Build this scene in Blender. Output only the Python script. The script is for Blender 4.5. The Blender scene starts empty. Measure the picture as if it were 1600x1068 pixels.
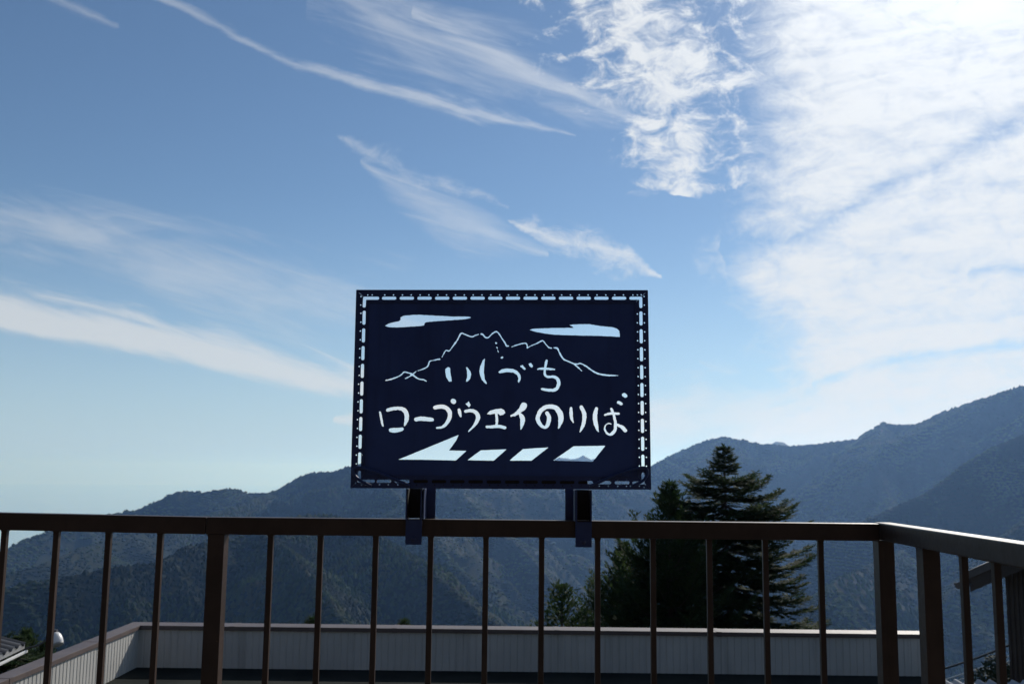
import bpy, bmesh, math, random
import numpy as np
from mathutils import Vector, Matrix
R = math.radians
sc = bpy.context.scene

# ------------------------------------------------------------------ camera
EYE = 1.25
PITCH, ROLL, FPX = R(7.55), R(0.65), 1555.0
cam_d = bpy.data.cameras.new("camera")
cam_d.sensor_width = 36.0
cam_d.lens = 36.0 * FPX / 1600.0
cam_d.clip_start = 0.05
cam_d.clip_end = 200000.0
cam = bpy.data.objects.new("camera", cam_d)
sc.collection.objects.link(cam)
CAM_R = Matrix.Rotation(math.pi / 2 + PITCH, 3, 'X') @ Matrix.Rotation(ROLL, 3, 'Z')
cam.matrix_world = Matrix.Translation((0, 0, EYE)) @ CAM_R.to_4x4()
cam_d.dof.use_dof = True
cam_d.dof.focus_distance = 3.1
cam_d.dof.aperture_fstop = 9.0
sc.camera = cam


def ray(px, py):
    """direction of a photograph pixel (1600 x 1068), scaled to world y = 1"""
    v = CAM_R @ Vector(((px - 800.0) / FPX, -(py - 534.0) / FPX, -1.0))
    return v / v.y


def at(px, py, Y):
    v = ray(px, py)
    return Vector((v.x * Y, Y, EYE + v.z * Y))


# ------------------------------------------------------------------ sun and exposure
SUN = Vector((0.482, 0.919, 0.681)).normalized()
sun_d = bpy.data.lights.new("sun", 'SUN')
sun_d.energy = 4.2
sun_d.angle = R(0.53)
sun_d.color = (1.0, 0.955, 0.89)
sun = bpy.data.objects.new("sun", sun_d)
sun.rotation_euler = (-SUN).to_track_quat('-Z', 'Y').to_euler()
sun.location = (0, 0, 60)
sc.collection.objects.link(sun)
sc.view_settings.view_transform = 'Standard'
sc.view_settings.look = 'None'
sc.view_settings.gamma = 1.0
sc.view_settings.exposure = -0.1
sc.cycles.use_denoising = True
sc.cycles.max_bounces = 8
sc.cycles.transparent_max_bounces = 16
sc.cycles.volume_bounces = 1

# ------------------------------------------------------------------ sky with cirrus
world = bpy.data.worlds.new("World")
sc.world = world
world.use_nodes = True
wt = world.node_tree
wt.nodes.clear()


class S:
    """a shader socket with arithmetic"""
    def __init__(s, sock): s.s = sock
    def __add__(a, b): return mth('ADD', a, b)
    def __radd__(a, b): return mth('ADD', b, a)
    def __sub__(a, b): return mth('SUBTRACT', a, b)
    def __rsub__(a, b): return mth('SUBTRACT', b, a)
    def __mul__(a, b): return mth('MULTIPLY', a, b)
    def __rmul__(a, b): return mth('MULTIPLY', b, a)
    def __truediv__(a, b): return mth('DIVIDE', a, b)
    def __rtruediv__(a, b): return mth('DIVIDE', b, a)


NT = [wt]


def node(kind, **kw):
    n = NT[0].nodes.new(kind)
    for k, v in kw.items():
        setattr(n, k, v)
    return n


def plug(inp, v):
    if isinstance(v, S):
        NT[0].links.new(v.s, inp)
    else:
        inp.default_value = v


def mth(op, a, b=None, c=None, clamp=False):
    n = node('ShaderNodeMath', operation=op, use_clamp=clamp)
    plug(n.inputs[0], a)
    if b is not None: plug(n.inputs[1], b)
    if c is not None: plug(n.inputs[2], c)
    return S(n.outputs[0])


def smooth(v, lo, hi):
    n = node('ShaderNodeMapRange', interpolation_type='SMOOTHSTEP')
    plug(n.inputs[0], v); plug(n.inputs[1], lo); plug(n.inputs[2], hi)
    n.inputs[3].default_value = 0.0; n.inputs[4].default_value = 1.0
    return S(n.outputs[0])


def vec(x, y, z=0.0):
    n = node('ShaderNodeCombineXYZ')
    plug(n.inputs[0], x); plug(n.inputs[1], y); plug(n.inputs[2], z)
    return S(n.outputs[0])


def vm(op, a, b=None, scale=None, out=0):
    n = node('ShaderNodeVectorMath', operation=op)
    plug(n.inputs[0], a)
    if b is not None: plug(n.inputs[1], b)
    if scale is not None: plug(n.inputs['Scale'], scale)
    return S(n.outputs[out])


def noise(v, scale=1.0, detail=4.0, rough=0.5, dist=0.0, out=0):
    n = node('ShaderNodeTexNoise')
    plug(n.inputs['Vector'], v)
    n.inputs['Scale'].default_value = scale
    n.inputs['Detail'].default_value = detail
    n.inputs['Roughness'].default_value = rough
    n.inputs['Distortion'].default_value = dist
    return S(n.outputs[out])


def mixc(f, a, b):
    n = node('ShaderNodeMix', data_type='RGBA')
    plug(n.inputs[0], f); plug(n.inputs[6], a); plug(n.inputs[7], b)
    return S(n.outputs[2])


def mixf(f, a, b):
    n = node('ShaderNodeMix', data_type='FLOAT')
    plug(n.inputs[0], f); plug(n.inputs[2], a); plug(n.inputs[3], b)
    return S(n.outputs[0])


sky = node('ShaderNodeTexSky', sky_type='NISHITA')
sky.sun_disc = False
sky.sun_elevation = math.asin(SUN.z)
sky.sun_rotation = math.atan2(SUN.x, SUN.y)
sky.altitude = 1300.0
sky.air_density = 1.0
sky.dust_density = 0.3
sky.ozone_density = 2.6

geo = node('ShaderNodeTexCoord')
D = S(geo.outputs['Generated'])
sep = node('ShaderNodeSeparateXYZ')
plug(sep.inputs[0], D)
dx, dy, dz = (S(o) for o in sep.outputs)
front = smooth(dy, 0.15, 0.45)
iy = 1.0 / mth('MAXIMUM', dy, 0.12)
P, Q = dx * iy, dz * iy                       # bearing and height above the horizon, seen towards +Y
iz = 1.0 / mth('MAXIMUM', dz + 0.05, 0.03)
U, W = dx * iz, dy * iz                       # the flat cloud layer overhead
fine = noise(vec(U * 1.1, W * 0.9), 9.0, 6.0, 0.62)
# slow warp so that no band has a ruled edge
w1 = noise(vec(P * 7.0, Q * 9.0), 1.0, 5.0, 0.62, out=1)
wv = vm('SUBTRACT', w1, (0.5, 0.5, 0.5))
C0 = vec(P, Q)
CP = vm('ADD', C0, vm('SCALE', wv, scale=0.055))   # puffy clouds: strong warp
CF = vm('ADD', C0, vm('SCALE', wv, scale=0.020))   # streaks: light warp


PR, QR = (-0.75, 1.5), (-0.15, 0.85)           # ranges of bearing and height that the curves cover


def curve(v, rng, pts, ruled=False):
    """piecewise smooth function through (input, value 0..1) points"""
    n = node('ShaderNodeFloatCurve')
    m = n.mapping
    m.extend = 'HORIZONTAL'
    c = m.curves[0]
    pts = sorted(((x - rng[0]) / rng[1], y) for x, y in pts)
    while len(c.points) < len(pts):
        c.points.new(0.5, 0.5)
    for k, (x, y) in zip(c.points, pts):
        k.location = (x, y)
    if ruled:
        for k in c.points: k.handle_type = 'VECTOR'
    m.update()
    plug(n.inputs['Value'], v)
    return S(n.outputs[0])


def axis(v, rng):
    return mth('MULTIPLY_ADD', v, 1.0 / rng[1], -rng[0] / rng[1])


def split(C):
    n = node('ShaderNodeSeparateXYZ')
    plug(n.inputs[0], C)
    p, q = S(n.outputs[0]), S(n.outputs[1])
    return p, q, axis(p, PR), axis(q, QR)


PX, QX, PA, QA = split(CP)
FX, GX, FA, GA = split(CF)


def band(pts, puffy=False, upright=False, sharp=1.0):
    """soft band along photograph points (x, y, half width): 1 on its spine, 0 at its rim; sharp > 1 hardens the lower rim"""
    v = [(ray(x, y).x, ray(x, y).z, w / FPX) for x, y, w in pts]
    p, q, pa, qa = (PX, QX, PA, QA) if puffy else (FX, GX, FA, GA)
    if upright:
        v = [(b, a, w) for a, b, w in v]
        own, ax, rng, orng = p, qa, QR, PR
    else:
        own, ax, rng, orng = q, pa, PR, QR
    v.sort()
    e = 0.004
    ctr = curve(ax, rng, [(a, (b - orng[0]) / orng[1]) for a, b, w in v])
    wid = curve(ax, rng, [(v[0][0] - e, 0.0)] + [(a, w * 4 + 0.1) for a, b, w in v] + [(v[-1][0] + e, 0.0)], True)
    wid = mth('MULTIPLY_ADD', wid, 0.25, -0.025)            # negative past the ends
    d = mth('MULTIPLY_ADD', ctr, -orng[1], own - orng[0])
    base = mth('MAXIMUM', wid, 0.003)
    if sharp > 1.0:
        m = mth('MINIMUM', wid - d, (d + wid) * sharp) / base
    else:
        m = (wid - mth('ABSOLUTE', d)) / base
    return mth('MAXIMUM', m, -1.5)


def union(*ms):
    o = ms[0]
    for m in ms[1:]:
        o = mth('MAXIMUM', o, m)
    return o


# the sheet to the right: everything beyond its ragged left edge, less two blue gaps
le = [(1165, -200), (1180, 0), (1175, 100), (1182, 200), (1182, 290), (1160, 340), (1125, 385), (1128, 430), (1185, 465),
      (1205, 520), (1215, 570), (1235, 600), (1215, 640), (1100, 690)]
lev = [(ray(x, y).z, (ray(x, y).x - PR[0]) / PR[1]) for x, y in le]
sheet = (PX - PR[0] - curve(QA, QR, lev) * PR[1]) * (FPX / 70.0) + 0.2
sheet = mth('MINIMUM', sheet, 1.45)
gap1 = band([(1720, 130, 30), (1600, 190, 34), (1480, 245, 30), (1370, 300, 26), (1250, 360, 40), (1130, 390, 50)], True)
gap2 = band([(1720, 400, 14), (1600, 420, 22), (1560, 420, 16), (1510, 440, 8)], True)
gap3 = band([(1700, 525, 14), (1600, 540, 16), (1480, 552, 13), (1360, 572, 14), (1270, 600, 8)])
sheet = sheet - mth('MAXIMUM', gap1, 0.0) * 1.0 - mth('MAXIMUM', gap2, 0.0) * 0.9 - mth('MAXIMUM', gap3, 0.0) * 1.0
column = band([(960, -60, 150), (985, 0, 145), (1025, 60, 135), (1042, 110, 130), (1036, 155, 120), (1072, 205, 92), (1068, 250, 80), (1072, 285, 78), (1072, 300, 20)], True, True)
wisp = union(
    band([(525, 208, 2), (600, 250, 24), (650, 278, 22), (720, 300, 16), (800, 335, 3)], True),
    band([(970, 304, 2), (1000, 301, 14), (1035, 297, 2)], True),
    band([(1085, 572, 2), (1130, 580, 13), (1180, 588, 3)], True),
)
wisp2 = band([(790, 352, 2), (850, 368, 24), (930, 386, 34), (985, 405, 28), (1026, 432, 3)], True)
lowc = band([(520, 650, 6), (700, 640, 34), (900, 640, 52), (1060, 648, 54), (1250, 655, 45), (1450, 665, 36)], True)
edge1 = band([(215, -20, 10), (330, 32, 11), (420, 78, 12), (520, 113, 13), (640, 146, 17), (760, 178, 17), (850, 200, 9), (905, 211, 2)], sharp=1.6)
band1 = band([(-220, 440, 42), (0, 484, 36), (150, 507, 36), (300, 539, 36), (420, 567, 31), (570, 601, 27), (720, 640, 26)], sharp=2.0)
veil = union(
    band([(480, -40, 60), (640, 50, 80), (760, 90, 90), (900, 150, 50), (1010, 195, 4)]),
    band([(-100, 330, 50), (150, 372, 62), (300, 420, 70), (450, 462, 70), (620, 500, 70), (800, 560, 50), (950, 600, 5)]),
    band([(560, 250, 4), (640, 300, 36), (720, 345, 44), (860, 400, 4)]),
    band([(900, 655, 4), (1050, 640, 34), (1200, 630, 50), (1350, 640, 50)]),
)
streak2 = union(
    band([(640, 20, 14), (740, 70, 22), (850, 125, 20), (940, 170, 12), (1000, 194, 2)]),
    band([(60, -16, 14), (140, 22, 12), (190, 40, 6)]),
)

# textures: ripples for the sheet, fibres along the bands
ca, sa = math.cos(R(-17)), math.sin(R(-17))
along = P * ca + Q * sa
across = Q * ca - P * sa
fib = noise(vec(along * 6.0, across * 46.0), 1.0, 8.0, 0.66, 0.9)
fib2 = noise(vec(along * 3.0 + 7.0, across * 12.0), 1.0, 5.0, 0.6, 1.2)
rip = noise(vec(P * 9.0 + 3.0, Q * 40.0 - P * 7.0), 1.0, 9.0, 0.64, 0.6)
cell = noise(vec(P * 27.0 + 11.0, Q * 38.0), 1.0, 9.0, 0.68, 0.5)

tex = rip * 0.36 + cell * 0.64 - 0.5
d_sheet = smooth(sheet + tex * 4.6, -0.5, 1.8) * (0.90 + 0.10 * smooth(rip, 0.36, 0.6))
d_col = smooth(column * 1.3 + (cell - 0.5) * 6.5 + (rip - 0.5) * 2.0, -0.4, 1.45) * (0.68 + 0.3 * smooth(cell, 0.42, 0.62))
d_wisp = smooth(wisp * 0.9 + (cell - 0.5) * 5.0 + (fib - 0.5) * 1.2, -0.1, 2.1) * 0.38
d_wis2 = smooth(wisp2 * 1.3 + (cell - 0.5) * 4.0 + (fib - 0.5) * 2.2, -0.2, 1.6) * 0.72
d_low = smooth(lowc * 1.1 + (rip - 0.5) * 3.0 + (fib2 - 0.5) * 1.6, -0.2, 1.3) * 0.68
d_edge = smooth(edge1 + (fib - 0.5) * 3.4 + (fib2 - 0.5) * 2.0 + (rip - 0.5) * 1.2, -0.2, 1.5) * (0.30 + 0.24 * smooth(P, -0.30, -0.08))
d_band = smooth(band1 * 1.2 + (fib - 0.5) * 2.6 + (fib2 - 0.5) * 2.2, -0.15, 1.35) * 0.76
d_veil = smooth(veil * 0.9 + (fib - 0.5) * 2.6 + (fib2 - 0.5) * 3.2, -0.2, 1.8) * 0.42
d_st2 = smooth(streak2 + (fib - 0.5) * 2.4, -0.1, 1.4) * 0.28


def screen(*ds):
    o = None
    for d in ds:
        q = 1.0 - d
        o = q if o is None else o * q
    return 1.0 - o


rear = smooth(noise(vec(U * 1.2, W * 1.2), 1.0, 6.0, 0.6, 0.8), 0.5, 0.75) * 0.5 * (1.0 - front)
dens = screen(d_sheet, d_col, d_wisp, d_wis2, d_low, d_edge, d_band, d_veil, d_st2) * front + rear
dens = dens * smooth(dz, -0.01, 0.03)

cosun = vm('DOT_PRODUCT', D, tuple(SUN), out=1)
toward = mth('MAXIMUM', cosun, 0.0)
fwd = mth('POWER', toward, 9.0)
glow = mth('POWER', toward, 60.0)
lum = 8.9 + fwd * 2.2 + glow * 4.5         # cirrus scatters forward: brighter round the sun
low = mth('POWER', 1.0 - mth('MINIMUM', mth('MAXIMUM', dz, 0.0) * 3.6, 1.0), 2.0)     # pale blue murk above the horizon
skyc = mixc(low * 0.95, vm('MULTIPLY', S(sky.outputs[0]), (0.86, 0.94, 0.97)), vm('SCALE', (0.58, 0.79, 1.0), scale=9.2 + fwd * 5.0))
cloudc = vm('SCALE', (0.97, 1.0, 1.03), scale=lum)
glowc = vm('SCALE', (1.0, 0.98, 0.95), scale=glow * 4.0)
col = mixc(dens, vm('ADD', skyc, glowc), cloudc)
bg = node('ShaderNodeBackground')
plug(bg.inputs[0], col)
bg.inputs[1].default_value = 0.085
wo = node('ShaderNodeOutputWorld')
NT[0].links.new(bg.outputs[0], wo.inputs[0])
world.cycles.sampling_method = 'MANUAL'
world.cycles.sample_map_resolution = 1024

# ------------------------------------------------------------------ helpers: objects, meshes, materials
def link(name, me, parent=None, loc=None):
    o = bpy.data.objects.new(name, me)
    sc.collection.objects.link(o)
    if loc is not None:
        o.location = loc
    if parent is not None:
        o.parent = parent
    return o


def tag(o, label=None, cat=None, group=None, kind=None):
    if label: o["label"] = label
    if cat: o["category"] = cat
    if group: o["group"] = group
    if kind: o["kind"] = kind
    return o


def thing(name, loc, label, cat, group=None):
    return tag(link(name, None, None, loc), label, cat, group)


def mesh_of(name, verts, faces, mat, smooth_=False):
    me = bpy.data.meshes.new(name)
    me.from_pydata([tuple(v) for v in verts], [], [tuple(f) for f in faces])
    me.materials.append(mat)
    if smooth_:
        me.polygons.foreach_set("use_smooth", [True] * len(me.polygons))
    me.update()
    return me


class MB:
    """collects shapes given in world coordinates; build() makes ONE object whose mesh is local to its parent"""
    def __init__(s): s.bm = bmesh.new()

    def box(s, lo, hi, bev=0.0, seg=2, M=None):
        b = bmesh.new()
        r = bmesh.ops.create_cube(b, size=1.0)
        lo, hi = Vector(lo), Vector(hi)
        c, d = (lo + hi) / 2, hi - lo
        for v in r['verts']:
            v.co = Vector((v.co.x * d.x, v.co.y * d.y, v.co.z * d.z)) + c
        if bev:
            bmesh.ops.bevel(b, geom=list(b.edges), offset=bev, segments=seg, affect='EDGES', profile=0.6)
        s._add(b, M)

    def _add(s, b, M=None):
        if M is not None:
            bmesh.ops.transform(b, matrix=M, verts=b.verts)
        me = bpy.data.meshes.new("scratch")
        b.to_mesh(me); b.free()
        s.bm.from_mesh(me)
        bpy.data.meshes.remove(me)

    def bar(s, A, B, w, h, bev=0.002, up=Vector((0, 0, 1))):
        """rectangular bar from A to B, w across and h along up, centred on AB"""
        A, B = Vector(A), Vector(B)
        d = (B - A)
        L = d.length
        y = d.normalized()
        x = y.cross(up).normalized()
        z = x.cross(y)
        M = Matrix((x, y, z)).transposed().to_4x4()
        M.translation = (A + B) / 2
        s.box((-w / 2, -L / 2, -h / 2), (w / 2, L / 2, h / 2), bev, 2, M)

    def tube(s, pts, r, n=10, cap=True):
        pts = [Vector(p) for p in pts]
        rings = []
        ref = None
        for i, p in enumerate(pts):
            d = (pts[min(i + 1, len(pts) - 1)] - pts[max(i - 1, 0)]).normalized()
            if ref is None:
                ref = d.cross(Vector((0.31, 0.53, 0.79))).normalized()
            ref = (ref - d * ref.dot(d)).normalized()
            o = d.cross(ref)
            rr = r[i] if isinstance(r, (list, tuple)) else r
            rings.append([s.bm.verts.new(p + (ref * math.cos(a) + o * math.sin(a)) * rr)
                          for a in (2 * math.pi * k / n for k in range(n))])
        for a, b in zip(rings[:-1], rings[1:]):
            for k in range(n):
                s.bm.faces.new((a[k], a[(k + 1) % n], b[(k + 1) % n], b[k])).smooth = True
        if cap:
            s.bm.faces.new(rings[0][::-1]); s.bm.faces.new(rings[-1])

    def lathe(s, prof, M, n=28):
        rings = [[s.bm.verts.new(M @ Vector((r * math.cos(a), r * math.sin(a), z)))
                  for a in (2 * math.pi * k / n for k in range(n))] for r, z in prof]
        for a, b in zip(rings[:-1], rings[1:]):
            for k in range(n):
                s.bm.faces.new((a[k], a[(k + 1) % n], b[(k + 1) % n], b[k])).smooth = True
        s.bm.faces.new(rings[0][::-1]); s.bm.faces.new(rings[-1])

    def poly(s, vs):
        s.bm.faces.new([s.bm.verts.new(Vector(v)) for v in vs])

    def prism(s, outline, axis_v):
        """solid from a planar outline pushed along axis_v"""
        a = [s.bm.verts.new(Vector(v)) for v in outline]
        b = [s.bm.verts.new(Vector(v) + Vector(axis_v)) for v in outline]
        s.bm.faces.new(a[::-1]); s.bm.faces.new(b)
        for k in range(len(a)):
            s.bm.faces.new((a[k], a[(k + 1) % len(a)], b[(k + 1) % len(a)], b[k]))

    def build(s, name, mat, parent=None, label=None):
        bmesh.ops.recalc_face_normals(s.bm, faces=s.bm.faces)
        if parent is not None:
            off = world_loc(parent)
            for v in s.bm.verts:
                v.co -= off
        me = bpy.data.meshes.new(name)
        s.bm.to_mesh(me); s.bm.free()
        me.materials.append(mat)
        o = link(name, me, parent)
        if label: o["label"] = label
        return o


def world_loc(o):
    v = Vector((0, 0, 0))
    while o is not None:
        v += o.location
        o = o.parent
    return v


def new_mat(name):
    m = bpy.data.materials.new(name)
    m.use_nodes = True
    NT[0] = m.node_tree
    b = m.node_tree.nodes["Principled BSDF"]
    return m, b


def setc(b, **kw):
    for k, v in kw.items():
        plug(b.inputs[k.replace('_', ' ')], v)


def coords(kind='Object'):
    return S(node('ShaderNodeTexCoord').outputs[kind])


def bump(b, h, strength=0.2, dist=0.01):
    n = node('ShaderNodeBump')
    n.inputs['Strength'].default_value = strength
    n.inputs['Distance'].default_value = dist
    plug(n.inputs['Height'], h)
    NT[0].links.new(n.outputs[0], b.inputs['Normal'])


def world_pos():
    return S(node('ShaderNodeNewGeometry').outputs['Position'])


def paint(name, c, c2, rough=0.45, scale=14.0, grain=60.0, worn=None, spec=0.4, drip=0.0):
    """painted steel: two tones in soft blotches, fine brushed bumps and a few worn specks"""
    m, b = new_mat(name)
    p = world_pos()
    n1 = noise(p, scale, 5.0, 0.6)
    n2 = noise(p, grain, 4.0, 0.6)
    col = mixc(smooth(n1, 0.35, 0.68), c, c2)
    if drip:                                  # run-off streaks
        st = noise(vm('MULTIPLY', p, (drip, drip, drip * 0.07)), 1.0, 4.0, 0.6)
        col = mixc(smooth(st, 0.5, 0.78) * 0.55, col, tuple(v * 0.55 for v in c[:3]) + (1,))
    if worn:
        sp = smooth(noise(p, grain * 1.6, 3.0, 0.7), 0.68, 0.74) * smooth(n1, 0.45, 0.6)
        col = mixc(sp, col, worn)
    setc(b, Base_Color=col, Roughness=mixf(n2, rough - 0.12, rough + 0.16))
    b.inputs['Specular IOR Level'].default_value = spec
    bump(b, n2 * 0.6 + n1, 0.25, 0.002)
    return m


M_NAVY = paint('navy_paint', (0.014, 0.029, 0.098, 1), (0.021, 0.040, 0.122, 1), 0.42, 9.0, 90.0, (0.05, 0.03, 0.02, 1))
M_PANEL = paint('navy_panel_paint', (0.018, 0.042, 0.150, 1), (0.026, 0.056, 0.180, 1), 0.5, 6.0, 120.0, (0.07, 0.04, 0.03, 1), drip=16.0)
M_BLACK = paint('dark_steel_and_shade', (0.006, 0.006, 0.007, 1), (0.010, 0.009, 0.009, 1), 0.6)  # steel of the back bar; also the painted shade inside the leg channels
M_BROWN = paint('brown_paint', (0.040, 0.024, 0.017, 1), (0.060, 0.036, 0.026, 1), 0.42, 7.0, 70.0, (0.13, 0.075, 0.05, 1), 0.27, 22.0)
M_COPING = paint('brown_coping', (0.085, 0.063, 0.06, 1), (0.115, 0.088, 0.08, 1), 0.5, 3.0, 30.0)
M_CLAD = paint('white_cladding', (0.44, 0.435, 0.415, 1), (0.50, 0.49, 0.465, 1), 0.5, 1.4, 20.0, (0.3, 0.26, 0.2, 1), drip=9.0)
M_ROOFDECK = paint('dark_roof_membrane', (0.012, 0.015, 0.014, 1), (0.022, 0.025, 0.023, 1), 0.9, 2.0, 30.0, spec=0.08)
M_TERRACE = paint('terrace_concrete', (0.10, 0.10, 0.095, 1), (0.14, 0.135, 0.13, 1), 0.85, 2.0, 40.0)
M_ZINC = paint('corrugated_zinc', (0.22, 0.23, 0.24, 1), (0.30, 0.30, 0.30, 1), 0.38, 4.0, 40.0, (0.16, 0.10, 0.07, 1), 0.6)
M_DARKROOF = paint('dark_sheet_roof', (0.045, 0.047, 0.052, 1), (0.065, 0.066, 0.07, 1), 0.5, 4.0, 40.0)
M_DARKWALL = paint('dark_sheet_wall', (0.022, 0.019, 0.019, 1), (0.030, 0.026, 0.025, 1), 0.6, 3.0, 40.0)
M_TIMBER = paint('dark_timber', (0.045, 0.032, 0.024, 1), (0.075, 0.052, 0.038, 1), 0.7, 2.0, 40.0)
M_WHITE = paint('white_enamel', (0.62, 0.62, 0.62, 1), (0.7, 0.7, 0.69, 1), 0.3, 12.0, 80.0)
M_BOLT = paint('bolt_steel', (0.02, 0.026, 0.08, 1), (0.03, 0.035, 0.10, 1), 0.35)
M_CABLE = paint('cable_black', (0.02, 0.02, 0.02, 1), (0.03, 0.03, 0.03, 1), 0.5)
M_WIRE = paint('wire_grey', (0.4, 0.41, 0.43, 1), (0.45, 0.46, 0.48, 1), 0.4)

# ------------------------------------------------------------------ numpy noise for land and cut edges
_rng = np.random.RandomState(7)
_LAT = _rng.rand(512, 512).astype(np.float32)


def vnoise(x, y):
    xi, yi = np.floor(x).astype(np.int64), np.floor(y).astype(np.int64)
    fx, fy = x - xi, y - yi
    fx = fx * fx * fx * (fx * (fx * 6 - 15) + 10)
    fy = fy * fy * fy * (fy * (fy * 6 - 15) + 10)
    a = _LAT[xi % 512, yi % 512]; b = _LAT[(xi + 1) % 512, yi % 512]
    c = _LAT[xi % 512, (yi + 1) % 512]; d = _LAT[(xi + 1) % 512, (yi + 1) % 512]
    return (a * (1 - fx) + b * fx) * (1 - fy) + (c * (1 - fx) + d * fx) * fy


def fbm(x, y, octv=5, gain=0.5):
    s, a, t = 0.0, 1.0, 0.0
    for k in range(octv):
        s = s + a * vnoise(x * 2 ** k + 17.3 * k, y * 2 ** k + 9.1 * k)
        t += a
        a *= gain
    return s / t


def ridged(x, y, octv=4, gain=0.5):
    s, a, t = 0.0, 1.0, 0.0
    for k in range(octv):
        s = s + a * (1.0 - np.abs(2.0 * vnoise(x * 2 ** k + 31.7 * k, y * 2 ** k + 5.9 * k) - 1.0))
        t += a
        a *= gain
    return s / t


# ------------------------------------------------------------------ mountains, valley and sea
def crest(*pts):
    return [tuple(at(x, y, d)) for x, y, d in pts]


K = 1000.0
CRESTS = [
    # (points, slope towards the valley, spur spacing, spur depth)
    (crest((900, 752, 6400), (950, 744, 6200), (985, 738, 6000), (1017, 729, 5700), (1050, 711, 5500), (1085, 695, 5350), (1105, 687, 5250), (1130, 683, 5200), (1160, 687, 5200),
           (1190, 693, 5200), (1235, 697, 5150), (1275, 694, 5050), (1340, 685, 4900), (1360, 672, 4800), (1380, 661, 4750),
           (1400, 664, 4700), (1432, 663, 4600), (1450, 656, 4500), (1475, 643, 4400), (1520, 628, 4250), (1560, 615, 4100),
           (1600, 602, 4000), (1700, 562, 3800), (1850, 530, 3600)), 0.79, 520.0, 170.0),
    (crest((1140, 735, 8200), (1190, 700, 8300), (1213, 688, 8300), (1222, 690, 8300), (1245, 702, 8300), (1300, 730, 8300)), 0.77, 700.0, 120.0),
    (crest((780, 735, 10500), (830, 726, 10500), (864, 717, 10300), (885, 711, 10200), (893, 713, 10200), (905, 713, 10200), (910, 711, 10100), (925, 712, 10000),
           (940, 716, 9900), (975, 721, 9800), (1004, 727, 9700), (1060, 750, 9500)), 0.70, 800.0, 130.0),
    (crest((-60, 900, 3000), (-30, 876, 3100), (9, 857, 3200), (45, 840, 3300), (83, 827, 3400), (120, 815, 3500), (180, 801, 3700), (215, 795, 3750), (240, 785, 3800),
           (275, 768, 3850), (292, 766, 3900), (318, 769, 3900), (345, 765, 3950), (365, 764, 4000), (385, 769, 4050), (405, 770, 4100), (425, 772, 4100),
           (445, 760, 4000), (470, 745, 3900), (490, 738, 3800), (520, 737, 3750), (548, 728, 3700), (585, 720, 3650), (640, 722, 3700),
           (700, 734, 3800), (760, 744, 3900), (830, 752, 4100), (900, 750, 4400), (960, 742, 4800), (1010, 735, 5300)), 0.84, 420.0, 150.0),
    (crest((430, 771, 4050), (414, 773, 3700), (387, 785, 3400), (333, 803, 3200), (260, 818, 3000), (193, 836, 2800), (162, 846, 2700), (127, 855, 2600), (93, 870, 2500), (60, 884, 2400), (0, 900, 2300)), 0.77, 300.0, 100.0),
    (crest((-200, 955, 1300), (-60, 938, 1350), (0, 924, 1400), (45, 911, 1430), (86, 906, 1450), (138, 895, 1480), (179, 887, 1500), (238, 881, 1540), (262, 873, 1560), (276, 865, 1580),
           (293, 855, 1600), (322, 850, 1640), (357, 839, 1680), (400, 826, 1730), (440, 812, 1780), (480, 806, 1820), (520, 805, 1840), (560, 818, 1800), (590, 838, 1760),
           (625, 861, 1700), (667, 886, 1640), (715, 927, 1560), (744, 955, 1500), (781, 980, 1440), (840, 1030, 1350)), 0.84, 210.0, 75.0),
    (crest((400, 826, 1730), (450, 860, 1560), (490, 905, 1420), (530, 960, 1300), (560, 1010, 1200)), 0.90, 150.0, 40.0),
    (crest((600, 755, 3200), (640, 790, 2800), (680, 850, 2500), (709, 883, 2380), (735, 908, 2300), (775, 955, 2150), (830, 1010, 2000)), 0.84, 240.0, 80.0),
    (crest((700, 745, 3750), (760, 810, 3200), (830, 870, 2900), (880, 930, 2700), (930, 985, 2500)), 0.84, 260.0, 90.0),
    (crest((1760, 600, 2900), (1700, 632, 2850), (1600, 678, 2800), (1550, 700, 2780), (1508, 724, 2760), (1478, 748, 2750), (1445, 772, 2730), (1406, 788, 2720), (1346, 815, 2700),
           (1290, 845, 2650), (1240, 880, 2600), (1180, 930, 2500), (1120, 985, 2400)), 0.82, 300.0, 110.0),
    (crest((1800, 700, 2300), (1700, 760, 2250), (1620, 800, 2200), (1560, 850, 2150), (1500, 915, 2050), (1440, 985, 1950)), 0.84, 220.0, 80.0),
    (crest((1410, 860, 2500), (1365, 880, 2200), (1335, 896, 2000), (1312, 903, 1900), (1290, 925, 1820), (1262, 960, 1750), (1235, 1005, 1650)), 0.87, 160.0, 50.0),
    (crest((1130, 684, 5200), (1110, 730, 4700), (1090, 770, 4300), (1050, 810, 4000)), 0.79, 260.0, 100.0),
    (crest((1380, 661, 4750), (1368, 710, 4250), (1392, 790, 3800), (1380, 840, 3500)), 0.79, 240.0, 100.0),
]
VALLEY, SEA = -1000.0, -1240.0
n_az = 1240
az = np.linspace(R(-33.0), R(33.0), n_az)
rows = np.concatenate([np.geomspace(5.0, 900.0, 70)[:-1], np.geomspace(900.0, 2600.0, 420)[:-1], np.geomspace(2600.0, 7000.0, 330)[:-1], np.geomspace(7000.0, 26000.0, 90)])
TH, RR = np.meshgrid(az, rows)
TX, TY = RR * np.sin(TH), RR * np.cos(TH)


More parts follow.
